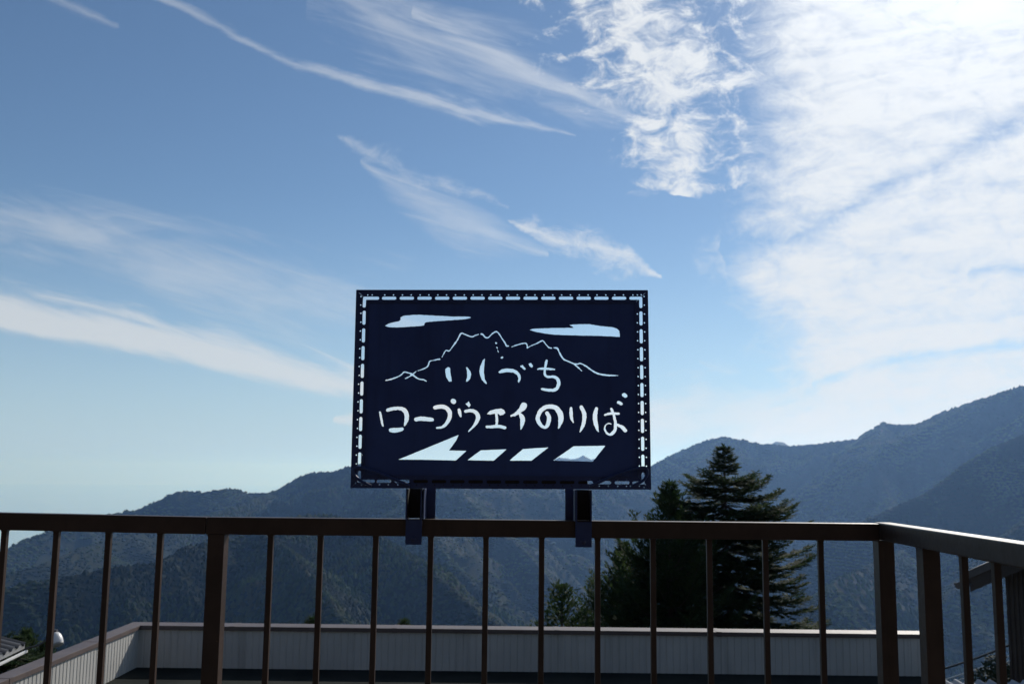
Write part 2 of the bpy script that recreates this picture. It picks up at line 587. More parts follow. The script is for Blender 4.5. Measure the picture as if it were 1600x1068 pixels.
def land(X, Y):
    """height of the land: the highest of the hill under the terrace and every range"""
    r = np.hypot(X, Y)
    far = np.clip((r - 6500.0) / 6000.0, 0, 1)
    base = VALLEY + (SEA - 60 - VALLEY) * far + 60.0 * (fbm(X / 700.0, Y / 700.0, 4) - 0.5)
    # coast: the land falls to the sea on the far left
    base = base - 500.0 * np.clip((-X - 0.33 * Y - 300.0) / 1500.0, 0, 1) * (r > 3000)
    wx = (fbm(X / 420.0, Y / 420.0, 3) - 0.5) * 240.0
    wy = (fbm(X / 420.0 + 50, Y / 420.0 + 50, 3) - 0.5) * 240.0
    spurs2 = ridged((X + wx * 0.5) / 330.0, (Y + wy * 0.5) / 330.0, 5, 0.55)
    H = base
    swell = fbm(X / 260.0 + 3.0, Y / 260.0, 4)
    gul = ridged((X + wx) / 150.0, (Y + wy) / 150.0, 3, 0.5)
    for ci, (pts, k, lam, dep) in enumerate(CRESTS):
        best = np.full(X.shape, 1e9, np.float32)
        hs = np.zeros(X.shape, np.float32)
        ss = np.zeros(X.shape, np.float32)
        acc = 0.0
        for (ax, ay, az_), (bx, by, bz) in zip(pts[:-1], pts[1:]):
            ex, ey = bx - ax, by - ay
            L2 = ex * ex + ey * ey
            L = math.sqrt(L2)
            t = np.clip(((X - ax) * ex + (Y - ay) * ey) / L2, 0, 1)
            d = np.hypot(X - ax - t * ex, Y - ay - t * ey)
            m = d < best
            best = np.where(m, d, best)
            hs = np.where(m, az_ + t * (bz - az_), hs)
            ss = np.where(m, acc + t * L, ss)
            acc += L
        d = best
        w = (fbm(X / (lam * 1.5) + ci * 7, Y / (lam * 1.5), 3) - 0.5) * lam * 1.1
        sp = 1.0 - np.abs(2.0 * vnoise((ss + w) / lam + ci * 13.7, d / (lam * 4.0)) - 1.0)
        sp2 = 1.0 - np.abs(2.0 * vnoise((ss + w * 1.3) / (lam * 0.37) + ci * 3.1, d / (lam * 1.3) + 40.0) - 1.0)
        grow = np.clip(d / (lam * 0.85), 0, 1)
        z = hs - k * d * (0.62 + 0.76 * swell)
        z = z + grow * dep * 1.4 * (sp - 0.55) + np.clip(d / (lam * 0.5), 0, 1) * dep * 0.55 * (sp2 - 0.5)
        z = z + np.clip(d / 260.0, 0, 1) * 120.0 * (spurs2 - 0.62) + np.clip(d / 120.0, 0, 1) * 26.0 * (gul - 0.6)
        H = 9.0 * np.logaddexp(H / 9.0, z / 9.0)
    # the spur the buildings stand on
    hill = -5.2 - 0.30 * np.clip(r - 16.0, 0, 60) - 0.62 * np.clip(r - 76.0, 0, None) + 1.2 * (fbm(X / 14.0, Y / 14.0, 3) - 0.5)
    hill = np.where(r < 16, -5.2, hill)
    return np.maximum(H, hill), r


TZ, rr = land(TX, TY)
# tree crowns: small domes, taller where the wood is old
cell = 8.0
gx, gy = TX / cell, TY / cell
bestd = np.full(TX.shape, 9.0, np.float32)
tall = np.zeros(TX.shape, np.float32)
ix, iy_ = np.floor(gx).astype(np.int64), np.floor(gy).astype(np.int64)
for ox in (-1, 0, 1):
    for oy in (-1, 0, 1):
        cx, cy = ix + ox, iy_ + oy
        jx, jy = _LAT[cx % 512, cy % 512], _LAT[(cx + 101) % 512, (cy + 57) % 512]
        dd = np.hypot(gx - cx - jx, gy - cy - jy)
        m = dd < bestd
        bestd = np.where(m, dd, bestd)
        tall = np.where(m, _LAT[(cx + 211) % 512, (cy + 131) % 512], tall)
crown_h = (1.0 - np.clip(bestd, 0, 1) ** 2) * (1.8 + 4.2 * tall ** 2)
crown_h = crown_h * np.clip((rr - 60.0) / 200.0, 0, 1) * (TZ > SEA + 5)
BARE = TZ.copy()
TZ = TZ + crown_h * 0.6
TZ[0, :] = TZ[1, :] = -5.2
nr, nc = TX.shape
idx = np.arange(nr * nc).reshape(nr, nc)
quads = np.stack([idx[:-1, :-1], idx[:-1, 1:], idx[1:, 1:], idx[1:, :-1]], -1).reshape(-1, 4)
vv = np.stack([TX, TY, TZ], -1).reshape(-1, 3).astype(np.float32)


def fast_mesh(name, vv, quads, mat, smooth_=True):
    k = quads.shape[1]
    me = bpy.data.meshes.new(name)
    me.vertices.add(len(vv)); me.vertices.foreach_set("co", np.ascontiguousarray(vv, np.float32).ravel())
    me.loops.add(quads.size); me.loops.foreach_set("vertex_index", np.ascontiguousarray(quads, np.int32).ravel())
    me.polygons.add(len(quads))
    me.polygons.foreach_set("loop_start", np.arange(0, quads.size, k, dtype=np.int32))
    me.polygons.foreach_set("loop_total", np.full(len(quads), k, np.int32))
    me.polygons.foreach_set("use_smooth", np.full(len(quads), smooth_))
    me.materials.append(mat)
    me.update(calc_edges=True)
    return me


m, b = new_mat('mountain_forest')
p = world_pos()
t1 = noise(p, 0.055, 4.0, 0.65)
t2 = noise(p, 0.0045, 5.0, 0.6)
t3 = noise(p, 0.016, 4.0, 0.6)
colr = mixc(smooth(t1, 0.3, 0.7), (0.006, 0.013, 0.007, 1), (0.014, 0.023, 0.009, 1))
colr = mixc(smooth(t2, 0.42, 0.62) * 0.8, colr, (0.022, 0.029, 0.012, 1))
colr = mixc(smooth(t3, 0.60, 0.72) * 0.45, colr, (0.050, 0.040, 0.024, 1))
setc(b, Base_Color=colr, Roughness=0.9)
b.inputs['Specular IOR Level'].default_value = 0.1
bump(b, noise(p, 0.24, 5.0, 0.7), 0.9, 4.0)
hills = tag(link('mountains', fast_mesh('mountains', vv, quads, m)), kind='structure')

# the forest: every crown that can be seen (and those just behind a rim) as a small uneven dome
ang = np.arctan2(BARE - EYE, rr)
run = np.maximum.accumulate(ang, axis=0)
seen = (ang > np.vstack([run[:1], run[:-1]]) - R(0.35)) & (rr > 420) & (rr < 7500) & (BARE > VALLEY + 30) & (ang > R(-15))
rgn = np.random.RandomState(4)
# one tree per jittered cell of a square grid on the land
spc = np.where(rr < 1900, 7.0, np.where(rr < 3200, 9.0, 12.0))
key = (np.floor(TX / spc).astype(np.int64) + 40000) * 200003 + np.floor(TY / spc).astype(np.int64)
cand = np.nonzero(seen.ravel())[0]
cand = cand[rgn.permutation(len(cand))]
_, first = np.unique(key.ravel()[cand], return_index=True)
cand = cand[first]
cx, cy, cz = TX.ravel()[cand], TY.ravel()[cand], BARE.ravel()[cand]
cs = spc.ravel()[cand]
nT = len(cand)
patch_ = fbm(cx / 120.0, cy / 120.0, 4)
rad_ = cs * (0.55 + 0.32 * rgn.rand(nT))
hgt_ = cs * (0.42 + 0.42 * rgn.rand(nT)) * (0.65 + 0.7 * patch_) * np.where(np.hypot(cx, cy) > 2600, 0.68, 1.0)
fir_like = (fbm(cx / 240.0 + 9, cy / 240.0, 2) + 0.25 * (rgn.rand(nT) - 0.5)) > 0.55
hgt_ = np.where(fir_like, hgt_ * 1.35, hgt_)
NS = 6
th0 = rgn.rand(nT) * 6.283
rings_ = []
for fz, fr_round, fr_fir in ((-0.25, 0.85, 1.0), (0.45, 1.0, 0.62), (1.0, 0.22, 0.06)):
    fr = np.where(fir_like, fr_fir, fr_round)
    a = th0[:, None] + np.arange(NS)[None] * (6.283 / NS) + 0.35 * rgn.rand(nT, NS)
    rj = rad_[:, None] * fr[:, None] * (0.75 + 0.5 * rgn.rand(nT, NS))
    zz = cz[:, None] + hgt_[:, None] * (fz + 0.16 * (rgn.rand(nT, NS) - 0.5))
    rings_.append(np.stack([cx[:, None] + rj * np.cos(a), cy[:, None] + rj * np.sin(a), zz], -1))
fv = np.stack(rings_, 1).reshape(-1, 3)
k_ = np.arange(NS); kn = (k_ + 1) % NS
one = np.concatenate([np.stack([k_, kn, NS + kn, NS + k_], -1), np.stack([NS + k_, NS + kn, 2 * NS + kn, 2 * NS + k_], -1),
                      np.array([[2 * NS, 2 * NS + 1, 2 * NS + 2, 2 * NS + 3], [2 * NS + 3, 2 * NS + 4, 2 * NS + 5, 2 * NS]])])
fq = (np.arange(nT)[:, None, None] * (3 * NS) + one[None]).reshape(-1, 4)
m, b = new_mat('tree_crowns')
at_ = node('ShaderNodeAttribute', attribute_name='tone')
tone = S(at_.outputs['Fac'])
p = world_pos()
cr = mixc(tone, (0.007, 0.018, 0.010, 1), (0.062, 0.092, 0.026, 1))
cr = mixc(smooth(noise(p, 0.006, 4.0, 0.6), 0.50, 0.66) * smooth(tone, 0.35, 0.9), cr, (0.062, 0.055, 0.022, 1))
setc(b, Base_Color=cr, Roughness=0.85)
b.inputs['Specular IOR Level'].default_value = 0.15
bump(b, noise(p, 0.9, 3.0, 0.7), 0.8, 1.2)
tr = node('ShaderNodeBsdfTranslucent')
plug(tr.inputs[0], vm('MULTIPLY', cr, (1.9, 2.1, 1.2)))
mx = node('ShaderNodeMixShader')
mx.inputs[0].default_value = 0.45
NT[0].links.new(b.outputs[0], mx.inputs[1]); NT[0].links.new(tr.outputs[0], mx.inputs[2])
NT[0].links.new(mx.outputs[0], m.node_tree.nodes['Material Output'].inputs[0])
fme = fast_mesh('forest', fv, fq, m, False)
ta = fme.attributes.new('tone', 'FLOAT', 'POINT')
ta.data.foreach_set('value', np.repeat(np.clip(rgn.rand(nT) * 0.26 + (~fir_like) * 0.15 + 2.3 * (patch_ - 0.42), 0, 1), 3 * NS).astype(np.float32))
tag(link('forest', fme), kind='stuff')
print('forest crowns', nT)

# flat land behind and beside the viewer so that the ground goes on past the modelled ranges
m, b = new_mat('sea_water')
p = world_pos()
w_ = noise(p, 0.0007, 5.0, 0.6)
setc(b, Base_Color=mixc(smooth(w_, 0.4, 0.65), (0.10, 0.15, 0.19, 1), (0.30, 0.34, 0.36, 1)), Roughness=0.12)
bump(b, noise(p, 0.02, 3.0, 0.6), 0.02, 1.0)
mb = MB()
n = 96
c0 = mb.bm.verts.new((0, 0, SEA))
ring = [mb.bm.verts.new((90000 * math.cos(2 * math.pi * k / n), 90000 * math.sin(2 * math.pi * k / n), SEA)) for k in range(n)]
for k in range(n):
    mb.bm.faces.new((c0, ring[k], ring[(k + 1) % n]))
tag(mb.build('sea', m), kind='structure')

# the hilltop itself, round the back of the terrace
m, b = new_mat('hill_soil')
p = world_pos()
setc(b, Base_Color=mixc(noise(p, 0.8, 5.0, 0.6), (0.03, 0.042, 0.018, 1), (0.075, 0.07, 0.04, 1)), Roughness=0.95)
bump(b, noise(p, 5.0, 4.0, 0.6), 0.5, 0.1)
az2 = np.linspace(R(32.9), R(360 - 32.9), 120)
rw2 = np.concatenate([[0.0], np.geomspace(4.0, 2600.0, 50)])
T2, R2 = np.meshgrid(az2, rw2)
X2, Y2 = R2 * np.sin(T2), R2 * np.cos(T2)
Z2 = np.where(R2 < 16, -5.25, -5.25 - 0.30 * np.clip(R2 - 16.0, 0, 60) - 0.5 * np.clip(R2 - 76.0, 0, None))
Z2 = np.maximum(Z2, SEA - 20)
i2 = np.arange(Z2.size).reshape(Z2.shape)
q2 = np.stack([i2[:-1, :-1], i2[:-1, 1:], i2[1:, 1:], i2[1:, :-1]], -1).reshape(-1, 4)
tag(link('ground', fast_mesh('ground', np.stack([X2, Y2, Z2], -1).reshape(-1, 3), q2, m)), kind='structure')

# ------------------------------------------------------------------ haze
hz = bpy.data.materials.new('haze_air')
hz.use_nodes = True
NT[0] = hz.node_tree
hz.node_tree.nodes.clear()
pv = node('ShaderNodeVolumePrincipled')
pv.inputs['Color'].default_value = (0.29, 0.53, 1.0, 1)
pv.inputs['Absorption Color'].default_value = (0.80, 0.92, 1, 1)
pv.inputs['Density'].default_value = 0.000054
pv.inputs['Anisotropy'].default_value = 0.5
ho = node('ShaderNodeOutputMaterial')
NT[0].links.new(pv.outputs[0], ho.inputs['Volume'])
mb = MB()
mb.box((-92000, -92000, SEA - 400), (92000, 92000, 560.0))
tag(mb.build('haze', hz), kind='stuff')

# ------------------------------------------------------------------ cut metal: outlines with holes
def contours(F):
    """closed loops of the zero level of F (rows = y, columns = x)"""
    F = np.pad(F, 1, constant_values=-1.0)
    F = np.where(F == 0, 1e-6, F)
    s = F > 0
    code = s[:-1, :-1] * 1 + s[:-1, 1:] * 2 + s[1:, 1:] * 4 + s[1:, :-1] * 8
    segs = {}
    T = {1: [(3, 0)], 2: [(0, 1)], 3: [(3, 1)], 4: [(1, 2)], 5: [(3, 2), (1, 0)], 6: [(0, 2)], 7: [(3, 2)], 8: [(2, 3)],
         9: [(2, 0)], 10: [(0, 3), (2, 1)], 11: [(2, 1)], 12: [(1, 3)], 13: [(1, 0)], 14: [(0, 3)]}
    ys, xs = np.nonzero((code > 0) & (code < 15))
    for y, x in zip(ys.tolist(), xs.tolist()):
        ed = ((0, y, x), (1, y, x + 1), (0, y + 1, x), (1, y, x))
        for a, b_ in T[int(code[y, x])]:
            segs[ed[a]] = ed[b_]

    def pos(e):
        k, y, x = e
        if k == 0:
            a, b_ = F[y, x], F[y, x + 1]
            return (x + a / (a - b_) - 1, y - 1.0)
        a, b_ = F[y, x], F[y + 1, x]
        return (x - 1.0, y + a / (a - b_) - 1)
    loops = []
    while segs:
        st, nx = segs.popitem()
        lp = [st]
        while nx != st:
            lp.append(nx)
            nx = segs.pop(nx, st)
        if len(lp) > 5:
            loops.append([pos(e) for e in lp])
    return loops


def simplify(lp, tol):
    pts = np.array(lp)
    n = len(pts)
    far = int(np.argmax(np.hypot(*(pts - pts[0]).T)))
    keep = {0, far}
    st = [(0, far), (far, n)]
    ext = np.vstack([pts, pts[:1]])
    while st:
        a, b_ = st.pop()
        if b_ - a < 2:
            continue
        A, B = ext[a], ext[b_]
        d = B - A
        L = np.hypot(*d) or 1e-9
        q = ext[a + 1:b_] - A
        dist = np.abs(q[:, 0] * d[1] - q[:, 1] * d[0]) / L
        k = int(np.argmax(dist))
        if dist[k] > tol:
            k += a + 1
            keep.add(k)
            st += [(a, k), (k, b_)]
    return [tuple(pts[k]) for k in sorted(keep)]


def cut_sheet(name, F, to_xz, thick, y0, mat, parent, tol=0.22):
    """sheet of metal standing in the plane y = y0 .. y0 + thick, its outline and holes given by F > 0"""
    cu = bpy.data.curves.new(name, 'CURVE')
    cu.dimensions = '2D'
    cu.fill_mode = 'BOTH'
    cu.extrude = thick / 2
    off = world_loc(parent)
    for lp in contours(F):
        lp = simplify(lp, tol)
        if len(lp) < 3:
            continue
        sp = cu.splines.new('POLY')
        sp.points.add(len(lp) - 1)
        sp.use_cyclic_u = True
        for q, (x, y) in zip(sp.points, lp):
            X, Z = to_xz(x, y)
            q.co = (X - off.x, Z - off.z, 0, 1)
    tmp = bpy.data.objects.new(name, cu)
    sc.collection.objects.link(tmp)
    dg = bpy.context.evaluated_depsgraph_get()
    me = bpy.data.meshes.new_from_object(tmp.evaluated_get(dg))
    bpy.data.objects.remove(tmp); bpy.data.curves.remove(cu)
    me.transform(Matrix.Translation((0, y0 + thick / 2 - off.y, 0)) @ Matrix.Rotation(math.pi / 2, 4, 'X'))
    me.materials.clear(); me.materials.append(mat)
    me.name = name
    return link(name, me, parent)


# ------------------------------------------------------------------ the sign: letters are holes cut right through
ZS = 3.051                                    # cells of the outline grid per photograph pixel
GW, GH = 1556, 1068
YF = 2.955                                    # front of the perforated frame


def z1(k, x, y):
    ox, oy, s = {1: (530, 430, 3.051), 2: (530, 430, 5.619), 3: (780, 430, 5.619), 4: (530, 600, 5.935), 5: (780, 600, 5.935), 7: (580, 500, 5.933), 0: (0, 0, 1.0)}[k]
    return (ox + x / s - 530) * ZS, (oy + y / s - 430) * ZS, ZS / s


GX, GY = np.meshgrid(np.arange(GW, dtype=np.float32), np.arange(GH, dtype=np.float32))
rough_n = fbm(GX / 9.0, GY / 9.0, 3) - 0.5
HOLE = np.full((GH, GW), -1e3, np.float32)    # > 0 inside a hole


def put(fn, x0, x1, y0, y1, rough):
    x0, x1 = max(int(x0) - 8, 0), min(int(x1) + 9, GW)
    y0, y1 = max(int(y0) - 8, 0), min(int(y1) + 9, GH)
    sl = (slice(y0, y1), slice(x0, x1))
    v = fn(GX[sl], GY[sl]) + rough * rough_n[sl]
    HOLE[sl] = np.maximum(HOLE[sl], v)


def brush(k, pts, rough=3.2):
    """brush stroke through (x, y, radius) points, smoothed"""
    P_ = np.array([(*z1(k, x, y)[:2], r * z1(k, 0, 0)[2]) for x, y, r in pts])
    out = []
    n = len(P_)
    for i in range(n - 1):
        a, b_, c, d = P_[max(i - 1, 0)], P_[i], P_[i + 1], P_[min(i + 2, n - 1)]
        for t in np.linspace(0, 1, 6, endpoint=False):
            out.append(0.5 * ((2 * b_) + (c - a) * t + (2 * a - 5 * b_ + 4 * c - d) * t * t + (3 * b_ - a - 3 * c + d) * t ** 3))
    out.append(P_[-1])
    for A, B in zip(out[:-1], out[1:]):
        e = B[:2] - A[:2]
        L2 = float(e @ e) or 1e-9

        def fn(x, y):
            t = np.clip(((x - A[0]) * e[0] + (y - A[1]) * e[1]) / L2, 0, 1)
            return A[2] + t * (B[2] - A[2]) - np.hypot(x - A[0] - t * e[0], y - A[1] - t * e[1])
        r = max(A[2], B[2])
        put(fn, min(A[0], B[0]) - r, max(A[0], B[0]) + r, min(A[1], B[1]) - r, max(A[1], B[1]) + r, rough)


def shape(k, pts, rough=2.2):
    P_ = [z1(k, x, y)[:2] for x, y in pts]

    def fn(x, y):
        ins = np.zeros(x.shape, bool)
        d = np.full(x.shape, 1e9, np.float32)
        for (ax, ay), (bx, by) in zip(P_, P_[1:] + P_[:1]):
            ex, ey = bx - ax, by - ay
            t = np.clip(((x - ax) * ex + (y - ay) * ey) / (ex * ex + ey * ey + 1e-9), 0, 1)
            d = np.minimum(d, np.hypot(x - ax - t * ex, y - ay - t * ey))
            c = (ay > y) != (by > y)
            ins ^= c & (x < ax + (y - ay) * ex / (ey if abs(ey) > 1e-9 else 1e-9))
        return np.where(ins, d, -d)
    xs, ys = [p_[0] for p_ in P_], [p_[1] for p_ in P_]
    put(fn, min(xs), max(xs), min(ys), max(ys), rough)


# two clouds
shape(2, [(402, 440), (430, 425), (470, 412), (525, 402), (540, 388), (537, 368), (560, 355), (640, 347), (700, 345), (780, 350), (900, 355), (1000, 362),
          (1100, 360), (1150, 364), (1157, 372), (1130, 380), (1060, 388), (950, 396), (850, 402), (770, 410), (750, 418), (745, 438), (720, 444), (600, 452),
          (500, 456), (430, 454)])
shape(3, [(264, 478), (300, 468), (420, 463), (520, 461), (655, 460), (640, 448), (618, 436), (650, 430), (720, 428), (790, 427), (850, 438), (920, 447),
          (1000, 455), (1035, 468), (1056, 490), (1060, 540), (1030, 538), (900, 532), (800, 529), (700, 527), (580, 524), (470, 519), (400, 510), (320, 495)])
# the mountain line
for k, q in (
    (2, [(410, 920, 6), (450, 912, 7), (500, 895, 6), (540, 875, 6), (572, 848, 7), (610, 856, 6), (640, 868, 9), (690, 905, 6), (740, 915, 6), (765, 928, 4)]),
    (2, [(580, 905, 5), (615, 888, 5), (640, 870, 7), (675, 842, 4)]),
    (2, [(692, 836, 5), (740, 820, 6), (775, 798, 6), (795, 755, 6), (830, 745, 5), (880, 735, 8)]),
    (2, [(903, 716, 4), (935, 660, 6), (965, 662, 5), (1000, 620, 6), (1020, 592, 8), (1040, 560, 6), (1070, 510, 8), (1100, 516, 6), (1160, 538, 6), (1195, 526, 5), (1222, 517, 4)]),
    (2, [(1247, 514, 7), (1262, 520, 8), (1285, 544, 6), (1310, 545, 6), (1340, 515, 6), (1372, 495, 7), (1395, 503, 7), (1430, 555, 6), (1455, 590, 7), (1468, 618, 7), (1486, 620, 5)]),
    (2, [(1373, 588, 4), (1377, 594, 9)]), (2, [(1384, 630, 4), (1389, 640, 4)]), (2, [(1391, 657, 4), (1398, 674, 4)]), (2, [(1426, 723, 9), (1431, 719, 9)]),
    (3, [(110, 627, 4), (150, 612, 5), (190, 600, 5), (232, 596, 6), (245, 618, 6), (247, 636, 7)]),
    (3, [(247, 636, 6), (275, 620, 4), (330, 597, 5), (380, 573, 6), (410, 605, 6), (435, 632, 6), (458, 638, 7)]),
    (3, [(482, 634, 6), (510, 640, 8), (525, 670, 7), (550, 715, 8), (570, 738, 7), (620, 760, 6), (655, 775, 6), (690, 778, 6), (715, 772, 6), (760, 795, 7), (820, 838, 7), (870, 862, 8), (950, 876, 7), (1043, 878, 4)]),
    (3, [(655, 775, 6), (690, 805, 6), (725, 838, 4)]),
): brush(k, [(x, y, r * 0.86) for x, y, r in q], 3.0)
# first line of writing
shape(2, [(932, 820), (955, 803), (973, 812), (978, 860), (988, 930), (965, 932), (940, 895), (932, 850)])
shape(2, [(1113, 805), (1125, 806), (1150, 840), (1159, 870), (1150, 905), (1130, 930), (1112, 934), (1125, 880), (1122, 840)])
shape(2, [(1278, 731), (1260, 745), (1238, 800), (1230, 840), (1235, 870), (1252, 915), (1275, 940), (1292, 953), (1296, 946), (1278, 910), (1270, 850), (1274, 790)])
shape(1, [(757, 460), (775, 447), (800, 443), (830, 446), (850, 456), (863, 473), (866, 488), (863, 500), (856, 511), (852, 505), (855, 490), (848, 475), (830, 463), (800, 460), (765, 466)])
shape(3, [(183, 797), (205, 785), (233, 820), (222, 830)])
shape(3, [(258, 775), (280, 768), (298, 795), (285, 810), (265, 795)])
brush(3, [(340, 822, 6), (380, 816, 10), (430, 820, 10), (485, 825, 5)])
brush(3, [(416, 750, 11), (408, 790, 10), (400, 830, 9), (402, 872, 10), (430, 890, 10), (470, 888, 11), (505, 902, 14), (523, 938, 15), (513, 980, 14), (488, 1003, 14), (440, 1007, 12), (374, 996, 9)])
# second line of writing
shape(4, [(370, 252), (385, 250), (392, 275), (405, 340), (412, 390), (400, 390), (388, 360), (375, 300)])
brush(4, [(447, 238, 14), (500, 226, 16), (560, 223, 15), (603, 240, 20), (625, 282, 21), (624, 330, 19), (607, 380, 7)])
brush(4, [(478, 425, 18), (530, 425, 22), (582, 416, 16)])
brush(4, [(712, 325, 18), (760, 318, 20), (830, 325, 19), (863, 328, 16)])
brush(4, [(888, 216, 18), (940, 206, 19), (985, 216, 19), (1020, 250, 20), (1025, 300, 19), (1000, 355, 16), (960, 394, 12), (904, 404, 7)])
brush(4, [(1056, 157, 23), (1060, 160, 23)])
shape(4, [(1168, 180), (1190, 172), (1200, 158), (1208, 172), (1219, 190), (1203, 215), (1190, 200)])
brush(4, [(1112, 237, 13), (1118, 265, 15), (1127, 296, 8)])
brush(4, [(1172, 250, 14), (1210, 243, 15), (1250, 250, 17), (1280, 277, 19), (1287, 312, 19), (1270, 355, 15), (1240, 395, 10), (1200, 437, 4)])
shape(4, [(1368, 276), (1400, 245), (1450, 230), (1500, 224), (1530, 238), (1540, 262), (1522, 282), (1495, 289), (1478, 273), (1440, 272), (1400, 279)])
brush(4, [(1455, 270, 11), (1462, 320, 12), (1458, 385, 10)])
brush(4, [(1370, 395, 12), (1420, 393, 13), (1480, 390, 14), (1536, 402, 14)])
brush(5, [(228, 198, 30), (214, 222, 26), (185, 250, 19), (150, 277, 15), (112, 292, 8)])
brush(5, [(190, 272, 12), (215, 310, 22), (215, 350, 20), (208, 390, 11), (200, 416, 4)])
brush(5, [(443, 266, 16), (460, 300, 19), (460, 340, 19), (445, 385, 16), (424, 400, 12), (390, 382, 15), (362, 340, 19), (360, 300, 19), (385, 246, 19), (430, 213, 19), (480, 206, 20), (530, 222, 22),
          (562, 265, 26), (572, 310, 25), (568, 350, 20), (550, 406, 5)])
brush(5, [(667, 220, 11), (667, 260, 15), (670, 310, 14), (687, 353, 6)])
brush(5, [(762, 213, 17), (785, 260, 19), (790, 310, 19), (780, 370, 16), (765, 410, 11), (748, 440, 4)])
brush(5, [(903, 226, 15), (890, 280, 20), (892, 340, 21), (905, 400, 15), (920, 438, 5)])
brush(5, [(980, 284, 9), (1020, 272, 11), (1060, 270, 12), (1108, 272, 10)])
brush(5, [(1040, 228, 11), (1055, 260, 11), (1068, 310, 12), (1078, 360, 13), (1075, 420, 15), (1050, 453, 15), (1025, 466, 11), (995, 448, 9), (978, 410, 8), (990, 376, 6), (1015, 363, 6), (1038, 368, 5)])
brush(5, [(1076, 370, 10), (1120, 385, 13), (1150, 405, 17), (1168, 427, 18)])
brush(5, [(1158, 98, 18), (1170, 106, 18)])
brush(5, [(1107, 168, 14), (1131, 180, 14)])
# the dashed arrow
shape(4, [(550, 697), (1108, 468), (1085, 520), (1018, 613), (1180, 616), (1082, 705), (750, 698)], 1.2)
shape(1, [(611, 880), (675, 833), (798, 828), (737, 882)], 1.2)
shape(5, [(95, 707), (220, 600), (457, 584), (300, 707)], 1.2)
shape(5, [(500, 706), (690, 574), (985, 569), (868, 716)], 1.2)


def to_xz_at(Y):
    # the sheet is a plane, so four corners give the whole map
    c = [at(530 + x / ZS, 430 + y / ZS, Y) for x, y in ((0, 0), (GW, 0), (0, GH), (GW, GH))]
    rows_, rhs = [], []
    for (x, y), v in zip(((0, 0), (GW, 0), (0, GH), (GW, GH)), c):
        rows_.append([x, y, 1, 0, 0, 0, -x * v.x, -y * v.x]); rhs.append(v.x)
        rows_.append([0, 0, 0, x, y, 1, -x * v.z, -y * v.z]); rhs.append(v.z)
    h = np.linalg.solve(np.array(rows_), np.array(rhs))

    def f(x, y):
        w = h[6] * x + h[7] * y + 1
        return (h[0] * x + h[1] * y + h[2]) / w, (h[3] * x + h[4] * y + h[5]) / w
    return f


def half(ax, ay, bx, by):
    """signed distance (cells) to the line a-b given in photograph pixels, positive on its right-hand side going a to b"""
    ax, ay, bx, by = (ax - 530) * ZS, (ay - 430) * ZS, (bx - 530) * ZS, (by - 430) * ZS
    L = math.hypot(bx - ax, by - ay)
    return ((bx - ax) * (GY - ay) - (by - ay) * (GX - ax)) / L


sign = thing('rope_way_sign', at(782, 812, YF), 'dark blue metal sign with cut-out white Japanese lettering, mountain outline and arrow above the rail', 'sign')
sign.name = 'direction_sign'
TL, TR, BR, BL = (556.5, 452.5), (1012.5, 453.0), (1017.5, 764.5), (547.5, 762.0)
inner = np.minimum.reduce([half(572, 469.2, 998, 469.6), half(994.0, 465, 997.0, 750), half(998, 749.2, 560, 747.2), half(565.5, 750, 572.0, 467)])
cut_sheet('panel', np.minimum(inner, -HOLE), to_xz_at(YF + 0.003), 0.002, YF + 0.003, M_PANEL, sign)

# perforated frame: slots and round holes along four mitred bars
SL = np.full((GH, GW), -1e3, np.float32)
HOLE = SL


def lerp(a, b_, t): return a + (b_ - a) * t


def slot(x0, y0, x1, y1, r): brush(0, [(x0, y0, r), (x1, y1, r)], 0.0)


def dot(x, y, r): brush(0, [(x - 0.05, y, r), (x + 0.05, y, r)], 0.0)


for i in range(14):
    cx, cy = lerp(607.95, 967.4, i / 13), 465.6
    slot(cx - 8.8, cy, cx + 8.8, cy, 2.45)
    bx, by = lerp(599.9, 972.1, i / 13), lerp(751.3, 753.7, i / 13)
    slot(bx - 9.1, by, bx + 9.1, by, 2.5)
    for o in (-6.85, 6.85):
        dot(cx + o, 460.6, 1.1); dot(cx + o, 470.9, 1.1)
        dot(bx + o, by - 5.3, 1.1); dot(bx + o, by + 5.3, 1.1)
for i in range(9):
    ly = lerp(496.0, 689.6, i / 7); lx = lerp(568.8, 562.6, i / 7)
    ry = lerp(497.1, 692.8, i / 7); rx = lerp(1001.6, 1004.3, i / 7)
    slot(lx + .2, ly - 8.6, lx - .2, ly + 8.6, 2.45)
    slot(rx - .1, ry - 8.6, rx + .1, ry + 8.6, 2.5)
    for o in (-6.9, 6.9):
        dot(lx - 5.0, ly + o, 1.1); dot(lx + 5.2, ly + o, 1.1)
        dot(rx + 5.4, ry + o, 1.1); dot(rx - 5.6, ry + o, 1.1)
for pts in ([(590.0, 465.6), (569.6, 465.6), (569.0, 477.8)], [(985.8, 465.6), (1001.2, 465.6), (1001.4, 478.6)],
            [(583.5, 751.2), (561.0, 751.1), (561.6, 737.0)], [(990.5, 753.9), (1005.0, 754.0), (1004.7, 740.0)]):
    slot(*pts[0], *pts[1], 2.45); slot(*pts[1], *pts[2], 2.45)
for x, y in ((574.5, 460.6), (581.5, 460.6), (564.0, 463.0), (563.6, 476.2), (989, 460.6), (996, 460.6), (1002, 460.4), (1006.5, 463.0), (1006.8, 476.4),
             (555.6, 754.5), (565, 757.0), (572, 757.0), (580.5, 757.2), (1008, 756.5), (1006.5, 761), (999, 759), (985, 759), (556.5, 741.5), (1010, 742.5)):
    dot(x, y, 1.0)
W_ = 20.4


